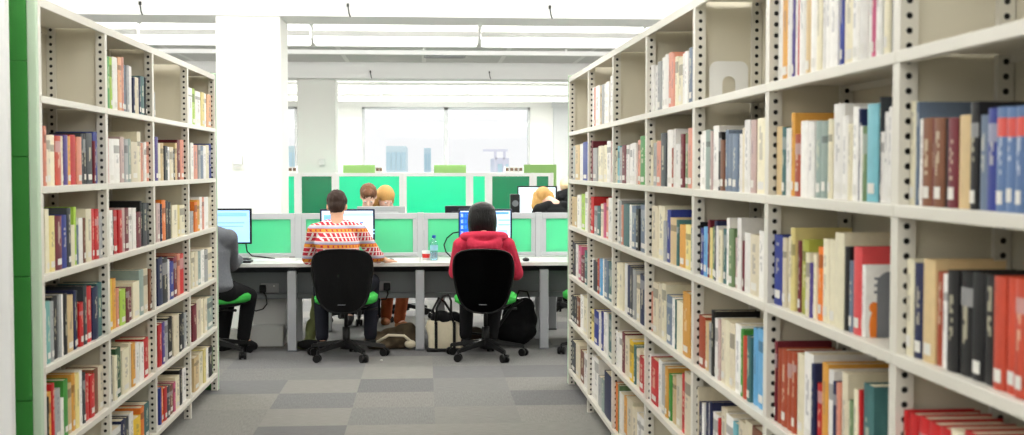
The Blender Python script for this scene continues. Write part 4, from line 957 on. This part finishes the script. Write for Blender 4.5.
def cloth_pattern():
    m = mat('patterned_knit', (.9, .9, .9), .95, spec=.1); nt = m.node_tree; N = nt.nodes.new; L = nt.links.new
    tc = N('ShaderNodeTexCoord'); sp = N('ShaderNodeSeparateXYZ'); L(tc.outputs['Object'], sp.inputs[0])
    # object z is height above the floor: rows of knit repeat every 13 cm
    def math_(op, a, b=None):
        n = N('ShaderNodeMath'); n.operation = op
        for i, v in enumerate((a, b)):
            if v is None: continue
            if isinstance(v, (int, float)): n.inputs[i].default_value = v
            else: L(v, n.inputs[i])
        return n.outputs[0]
    zz = math_('MODULO', math_('ADD', sp.outputs['Z'], .030), .125); fz = math_('DIVIDE', zz, .125)
    cr = N('ShaderNodeValToRGB'); e = cr.color_ramp; e.interpolation = 'CONSTANT'
    W_, O_, Rr, B_, Pk = (.93, .90, .89), (.93, .62, .25), (.78, .20, .27), (.70, .72, .82), (.92, .74, .74)
    st = [(0, W_), (.30, Pk), (.33, O_), (.54, Rr), (.57, B_), (.70, W_), (.74, Pk), (.78, W_)]
    e.elements[0].position = 0; e.elements[0].color = lin(W_)+(1,); e.elements[1].position = .30; e.elements[1].color = lin(Pk)+(1,)
    for p, c in st[2:]: k = e.elements.new(p); k.color = lin(c)+(1,)
    L(fz, cr.inputs[0])
    # red motifs: zig-zag squares in two of the rows
    xx = math_('ADD', sp.outputs['X'], math_('MULTIPLY', sp.outputs['Y'], .8)); fx = math_('FRACT', math_('DIVIDE', xx, .036)); dx = math_('ABSOLUTE', math_('SUBTRACT', fx, .5))
    def row(c0, hh): 
        dz = math_('DIVIDE', math_('ABSOLUTE', math_('SUBTRACT', fz, c0)), hh); return math_('MULTIPLY', math_('LESS_THAN', dz, 1), math_('LESS_THAN', math_('ABSOLUTE', math_('SUBTRACT', dx, math_('MULTIPLY', dz, .10))), .27))
    rr = math_('MAXIMUM', math_('MAXIMUM', row(.16, .12), row(.88, .10)), math_('MULTIPLY', row(.44, .07), math_('GREATER_THAN', fx, .50)))
    mx = N('ShaderNodeMix'); mx.data_type = 'RGBA'; L(rr, mx.inputs[0]); L(cr.outputs[0], mx.inputs[6]); mx.inputs[7].default_value = lin(Rr)+(1,)
    L(mx.outputs[2], nt.nodes['Principled BSDF'].inputs['Base Color'])
    n = N('ShaderNodeTexNoise'); n.inputs['Scale'].default_value = 220; bp = N('ShaderNodeBump'); bp.inputs['Strength'].default_value = .4; bp.inputs['Distance'].default_value = .004
    L(tc.outputs['Object'], n.inputs['Vector']); L(n.outputs['Fac'], bp.inputs['Height']); L(bp.outputs[0], nt.nodes['Principled BSDF'].inputs['Normal'])
    return m
V = lambda px, py, Y: Vector(atY(px, py, Y))
# ---- person in the patterned jumper
hc = V(337, 205.5, 9.78); nk = V(337, 221.5, 9.70); chst = V(337, 243, 9.66); pl = V(344, 285, 9.60); pl.z = .58
hR = frame(.0, .35)
pd, _ = seated('seated person in orange and red patterned jumper, right hand resting on the desk', pl, chst, nk, hc, hR,
    {'r': (V(376, 256, 9.80), V(386, 260.5, 10.0), (.5, .8, -.12), (0, 0, 1), .25), 'l': (V(309, 258, 9.82), V(322, 261, 10.06), (.3, 1, -.1), (0, 0, 1), .3)},
    {'r': (pl+Vector((.10, .02, -.03)), pl+Vector((.20, .42, .0)), pl+Vector((.19, .36, -.47)), pl+Vector((.20, .50, -.53))), 'l': (pl+Vector((-.10, .02, -.03)), pl+Vector((-.22, .42, .0)), pl+Vector((-.20, .30, -.47)), pl+Vector((-.21, .44, -.53)))},
    cloth_pattern(), M['jean'], head_s=.99, sleeves=.22, sh_w=.175, rc=(.185, .115))
short_hair(pd, hc, hR, M['hair_b'], .99)
# ---- person in the red hoodie
hc = V(482, 216.5, 9.80); nk = V(484, 236, 9.70); chst = V(486, 258, 9.64); pl = V(487, 290, 9.56); pl.z = .57
hR = frame(-.05, .15)
gd, _ = seated('seated person in a red hoodie and black trousers, seen from behind', pl, chst, nk, hc, hR,
    {'r': (V(516, 273, 9.74), V(507, 262, 10.02), (-.2, 1, -.1), (0, 0, 1), .3), 'l': (V(456, 272, 9.74), V(468, 262, 10.02), (.2, 1, -.1), (0, 0, 1), .3)},
    {'r': (pl+Vector((.09, .02, -.03)), pl+Vector((.12, .42, .0)), pl+Vector((.05, .30, -.46)), pl+Vector((.04, .44, -.52))), 'l': (pl+Vector((-.09, .02, -.03)), pl+Vector((-.14, .42, .0)), pl+Vector((-.16, .36, -.46)), pl+Vector((-.18, .50, -.52)))},
    M['red_cloth'], M['black_cloth'], head_s=.96, sleeves=1.0, sh_w=.185, cloth_name='hoodie', rc=(.180, .12), grow=.016)
b = bmesh.new(); R_ = hR
for i in range(11):
    tt = i/10; ball(b, hc+Vector((0, -.022-.012*math.sin(tt*PI)-.01*tt, .038-.180*tt)), (.112-.006*tt+.012*math.sin(tt*PI), .104-.030*tt, .084), R_, 26, 14)
for sx in (-1, 1): limb(b, [hc+Vector((sx*.070, .01, .02)), hc+Vector((sx*.080, .005, -.07)), hc+Vector((sx*.070, -.02, -.14))], [.026, .027, .02])
b = fuse(b, .006, 4)
obj('long_hair', b, M['hair_k'], gd, smooth=True)
b = bmesh.new()   # the hood lying in folds on her shoulders
for k in range(25):
    a = PI*.02 + k/24*PI*.96; r = .135; ball(b, nk+Vector((math.cos(a+PI)*r*1.12, -math.sin(a)*r*.78+.02, -.012+.016*math.sin(a))), (.052, .046, .042), u=10, v=8)
for k in range(9):
    a = k/8*PI; ball(b, nk+Vector((math.cos(a+PI)*.10, -.10-.03*math.sin(a), -.055-.03*math.sin(a))), (.05, .036, .05), u=10, v=8)
obj('hood', fuse(b, .009, 3), M['red_cloth'], gd, smooth=True)
# ---- person in grey at the left, half behind the bookcase
hc = V(205, 208, 9.86); nk = V(206, 228, 9.74); chst = V(208, 252, 9.70); pl = V(214, 290, 9.62); pl.z = .58; Rz = Matrix.Rotation(-.35, 3, 'Z')
ld, _ = seated('person in grey jacket and black trousers, mostly behind the left bookcase', pl, chst, nk, hc, frame(-.4, .25),
    {'r': (V(231, 264, 9.86), V(237.5, 260.5, 10.04), (.1, 1, -.1), (0, 0, 1), .5), 'l': (V(196, 268, 9.9), V(210, 262, 10.1), (.2, 1, -.1), (0, 0, 1), .4)},
    {'r': (pl+Vector((.09, .02, -.03)), V(249, 296, 9.98), V(243, 340, 10.02), V(254, 346, 10.12)), 'l': (pl+Vector((-.08, .04, -.03)), V(228, 296, 10.1), V(222, 343, 10.1), V(230, 346, 10.2))},
    M['grey_cloth'], M['black_cloth'], R0=Rz, sh_w=.20, cloth_name='jacket', rc=(.19, .13), grow=.02)
short_hair(ld, hc, frame(-.4, .25), M['hair_b'], 1.0)
# ---- two people opposite, heads close together
def opposite(px, py, Y, label, hair, cloth, px_pel, turn, sk='skin2', leg=None, pit=.75, s=.97, dx=0):
    hc = V(px, py, Y); nk = hc+Vector((dx*.4, .07, -.17)); ch = nk+Vector((dx*.6, .05, -.22)); pl = V(px_pel, 290, Y+.16); pl.z = .57
    hR = frame(PI+turn, pit); Rz = Matrix.Rotation(PI, 3, 'Z')
    lg = leg or {'r': (pl+Vector((-.09, 0, -.03)), pl+Vector((-.12, -.42, 0)), pl+Vector((-.12, -.34, -.46)), pl+Vector((-.12, -.48, -.52))), 'l': (pl+Vector((.09, 0, -.03)), pl+Vector((.12, -.42, 0)), pl+Vector((.12, -.36, -.46)), pl+Vector((.12, -.50, -.52)))}
    t, _ = seated(label, pl, ch, nk, hc, hR, {'r': (nk+Vector((-.25, -.10, -.30)), nk+Vector((-.13, -.36, -.31)), (.2, -1, -.1), (0, 0, 1), .4), 'l': (nk+Vector((.25, -.10, -.30)), nk+Vector((.13, -.36, -.31)), (-.2, -1, -.1), (0, 0, 1), .4)}, lg, cloth, M['orange_cloth'] if leg else M['black_cloth'], shoe='tan' if leg else 'shoe', skinm=sk, head_s=s, R0=Rz, sh_w=.17)
    return t, hc, hR
t, hc, hR = opposite(368.5, 196, 11.80, 'left one of two people facing this way with bent heads behind the screens', 'hair_r', M['black_cloth'], 364, .0, dx=-.06)
short_hair(t, hc, hR, M['hair_r'], .97)
pl = V(402, 290, 12.25); pl.z = .57
t, hc, hR = opposite(385.5, 198, 12.02, 'right one of two people with bent heads, in black top and rust trousers', 'hair_y', M['black_cloth'], 402, .5, dx=.14, leg={'l': (pl+Vector((.09, 0, -.03)), V(404, 285, 11.45), V(399, 322, 11.40), V(409, 327, 11.30)), 'r': (pl+Vector((-.09, 0, -.03)), V(388, 285, 11.5), V(386, 318, 11.7), V(384, 322, 11.6))}, pit=.6)
b = bmesh.new(); ball(b, hc+hR@Vector((0, -.018, .036)), (.085, .098, .090), hR, 26, 16); limb(b, [hc+hR@Vector((-.075, -.02, .03)), hc+hR@Vector((-.086, -.02, -.06)), hc+hR@Vector((-.07, -.03, -.15))], [.03, .032, .02]); limb(b, [hc+hR@Vector((.075, -.02, .03)), hc+hR@Vector((.086, -.02, -.06)), hc+hR@Vector((.07, -.03, -.15))], [.03, .032, .02]); limb(b, [hc+hR@Vector((0, -.09, .0)), hc+hR@Vector((0, -.095, -.14))], [.06, .05])
obj('long_hair', fuse(b, .007, 3), M['hair_y'], t, smooth=True)
# ---- person bent over, and the person beyond her
def desk_far():
    t = desk_run('computer_desk', 'pale desk carrying the turned monitor beyond the green screens', 12.9, 13.55, 12.98, .35, 3.1, [.42, 1.6, 2.9]); return t
desk_far()
a = V(519, 186, 13.1); b_ = V(543, 186, 13.1)
monitor('computer_monitor', 'black monitor with white page, turned, seen above the screens at right', (a.x+b_.x)/2+.07, 13.12, a.z-.33, a.z, .44, rot=-.25, scr=(.86, .92, .95), windows=[(0, .10, .34, .02, (.70, .80, .88)), (-.05, 0, .2, .01, (.72, .8, .85))])
p = V(514.5, 194, 13.1); b = bmesh.new(); box(b, p.x-.05, p.x+.05, 12.98, 13.16, DZ, p.z-.0, bev=.01); o = obj('loudspeaker', b, M['black'], loc=(p.x, 13.07, DZ)); tag(o, 'black desktop box left of the turned monitor', 'speaker')
b = bmesh.new(); tube(b, [(p.x, 12.982, p.z-.1), (p.x, 12.975, p.z-.1)], .035, 16); tube(b, [(p.x, 12.982, p.z-.22), (p.x, 12.975, p.z-.22)], .028, 16); obj('speaker_cone', b, M['grey_plastic'], o)
def back_person(px, py, Y, label, hair, long_, s=.97, shx=0, pit=.7, turn=0, skinm='skin2', clothm='black_cloth'):
    hc = V(px, py, Y); nk = hc+Vector((.12+shx, -.13, -.03)); ch = nk+Vector((.03, -.10, -.24)); pl = Vector((nk.x+.03, Y-.28, .57)); hR = frame(turn, pit)
    t, _ = seated(label, pl, ch, nk, hc, hR, {'r': (nk+Vector((.26, .12, -.25)), nk+Vector((.16, .36, -.27)), (-.2, 1, -.1), (0, 0, 1), .4), 'l': (nk+Vector((-.24, .12, -.25)), nk+Vector((-.14, .36, -.27)), (.2, 1, -.1), (0, 0, 1), .4)},
        {'r': (pl+Vector((.09, 0, -.03)), pl+Vector((.12, .42, 0)), pl+Vector((.12, .34, -.46)), pl+Vector((.12, .48, -.52))), 'l': (pl+Vector((-.09, 0, -.03)), pl+Vector((-.12, .42, 0)), pl+Vector((-.12, .34, -.46)), pl+Vector((-.12, .48, -.52)))},
        M[clothm], M['black_cloth'], skinm=skinm, head_s=s, sh_w=.17)
    b = bmesh.new(); ball(b, hc+hR@Vector((0, -.022, .03)), (.090, .100, .092), hR, 26, 16)
    if long_:
        for q in range(7): u = (q-3)/3; limb(b, [hc+hR@Vector((u*.075, -.05, .02)), hc+Vector((u*.105+.01, -.05, -.07)), hc+Vector((u*.12+.04, -.03, -.17+.02*abs(u)))], [.035, .036, .016])
    obj('hair', fuse(b, .007, 2), M[hair], t, smooth=True)
    return t, pl
t, pl = back_person(543, 199, 12.55, 'person in black bending over the far desk before the turned monitor', 'hair_y', True)
dup(ch0, (pl.x, pl.y+.02, 0), 0, 'office chair under the person bending over the far desk')
t, pl = back_person(567, 187, 14.3, 'person in black top half hidden at the far end of the right bookcase', 'hair_p', False, pit=.3, shx=-.05)
dup(ch0, (pl.x, pl.y+.02, 0), 0, 'office chair under the half hidden person beyond the right bookcase')

# ================================================================ bags on the floor
def tote():
    c = atZ(445, 350, 0); c.y = 9.98; c.x = atY(445, 330, 9.98).x; t = thing('tote_bag', 'cream canvas tote bag with black handles on the floor', 'bag', (c.x, c.y, 0))
    b = bmesh.new(); secs = [(.0, .145, .07), (.03, .155, .08), (.12, .158, .08), (.20, .145, .07), (.255, .13, .055)]
    loft(b, [((c.x-.0+.02*math.sin(z*20), c.y, z), rx, ry, 3.4) for z, rx, ry in secs], 32, cap=False)
    f = b.faces.new([v for v in b.verts[:32]][::-1])
    from mathutils import noise
    for v in b.verts: v.co += Vector((noise.noise(v.co*14), noise.noise(v.co*11+Vector((5, 0, 0))), noise.noise(v.co*9)*.6))*.012; v.co.z = max(.002, v.co.z)
    obj('bag_body', b, M['canvas'], t, smooth=True)
    b = bmesh.new(); box(b, c.x-.155, c.x+.155, c.y-.085, c.y+.08, .0, .03, bev=.012); obj('base_panel', b, M['black'], t)
    for dx in (-.075, .075):
        b = bmesh.new(); box(b, c.x+dx-.012, c.x+dx+.012, c.y-.094, c.y-.074, .03, .25, bev=.002); obj('strap', b, M['black'], t)
    b = bmesh.new(); tube(b, [(c.x-.08, c.y-.07, .23), (c.x-.07, c.y-.06, .36), (c.x-.02, c.y-.04, .46), (c.x+.03, c.y-.04, .47), (c.x+.05, c.y-.05, .42), (c.x+.05, c.y-.06, .30), (c.x+.075, c.y-.07, .23)], .010, 8); obj('handle', b, M['black'], t)
    b = bmesh.new(); tube(b, [(c.x-.08, c.y+.04, .23), (c.x-.10, c.y+.02, .34), (c.x-.05, c.y+.03, .44), (c.x+.0, c.y+.03, .40), (c.x+.06, c.y+.04, .30), (c.x+.08, c.y+.05, .23)], .010, 8); obj('handle', b, M['black'], t)
    b = bmesh.new(); ball(b, (c.x+.0, c.y, .26), (.12, .06, .05)); ball(b, (c.x-.03, c.y-.01, .29), (.08, .05, .05)); ball(b, (c.x+.07, c.y, .27), (.07, .05, .06)); obj('dark_contents', fuse(b, .01, 3), M['black_cloth'], t, smooth=True)
tote()
def lump(name, label, cat, parts, m, extra=None, vox=.012, seed=1, amp=.02, fr=12):
    from mathutils import noise
    b = bmesh.new()
    for c, r in parts: ball(b, c, r)
    b = fuse(b, vox, 3)
    for v in b.verts:
        q = v.co*fr+Vector((seed*7.3, 0, 0)); v.co += v.normal*noise.noise(q)*amp; v.co.z = max(.003, v.co.z)
    c0 = parts[0][0]; o = obj(name, b, m, loc=(c0[0], c0[1], 0), smooth=True); tag(o, label, cat); return o
c = atY(395, 335, 10.15)
bag = lump('shoulder_bag', 'crumpled brown patterned bag on the floor left of a desk leg', 'bag', [((c.x, 10.15, .08), (.20, .12, .09)), ((c.x-.12, 10.12, .07), (.13, .1, .08)), ((c.x+.10, 10.15, .11), (.10, .09, .10))], M['camo'], amp=.03)
b = bmesh.new(); tube(b, [(c.x-.18, 10.02, .05), (c.x-.05, 10.0, .13), (c.x+.08, 10.02, .12), (c.x+.16, 10.03, .05), (c.x+.20, 10.05, .012)], .012, 8); obj('strap', b, M['canvas'], bag)
b = bmesh.new(); ball(b, (c.x+.13, 10.03, .05), (.05, .03, .035)); obj('pale_lining', b, M['canvas'], bag)
c = atY(519, 318, 10.25)
bag = lump('backpack', 'black backpack standing under the desk right of the hoodie wearer', 'bag', [((c.x, 10.28, .20), (.16, .10, .20)), ((c.x-.03, 10.26, .12), (.19, .12, .12)), ((c.x+.06, 10.28, .30), (.09, .08, .12))], M['black_cloth'], seed=4, amp=.02, fr=9)
b = bmesh.new(); tube(b, [(c.x+.02, 10.17, .40), (c.x-.06, 10.10, .36), (c.x-.15, 10.08, .24), (c.x-.22, 10.08, .14), (c.x-.26, 10.1, .05)], .014, 8); obj('shoulder_strap', b, M['black'], bag)
b = bmesh.new(); tube(b, [(c.x-.03, 10.24, .40), (c.x+.0, 10.23, .47), (c.x+.07, 10.24, .46), (c.x+.09, 10.25, .40)], .008, 8); obj('top_loop', b, M['black'], bag)
c = atY(314, 325, 10.1)
o = lump('folded_coat', 'olive and dark coat hanging beside the legs of the jumper wearer', 'coat', [((c.x, 10.12, .30), (.035, .04, .16)), ((c.x-.03, 10.14, .14), (.05, .06, .12)), ((c.x-.05, 10.15, .04), (.10, .10, .04))], M['green_bag'], seed=2, amp=.018)
b = bmesh.new(); ball(b, (c.x-.04, 10.07, .05), (.10, .05, .04)); obj('dark_lining', b, M['black_cloth'], o)
c = atY(470, 340, 10.2)
o = lump('rucksack', 'dark brown bag lying on the floor behind the chair of the hoodie wearer', 'bag', [((c.x, 10.30, .07), (.20, .12, .08)), ((c.x+.13, 10.28, .06), (.13, .10, .07))], mat('dark_brown_bag', (.20, .16, .13), .9, noise=.4, nscale=14), seed=9, amp=.025)
b = bmesh.new(); tube(b, [(c.x-.12, 10.19, .04), (c.x, 10.16, .12), (c.x+.15, 10.17, .10)], .010, 8); obj('strap', b, M['black'], o)
# scrap of white paper on the carpet
p = atZ(381.5, 361, 0); b = bmesh.new(); ball(b, (p.x, p.y, .006), (.012, .010, .006)); tag(obj('paper_scrap', b, M['whitep'], loc=(p.x, p.y, 0)), 'tiny white scrap on the carpet in front of a caster', 'scrap')
for o in bpy.data.objects:
    if 'wbase' in o: del o['wbase']
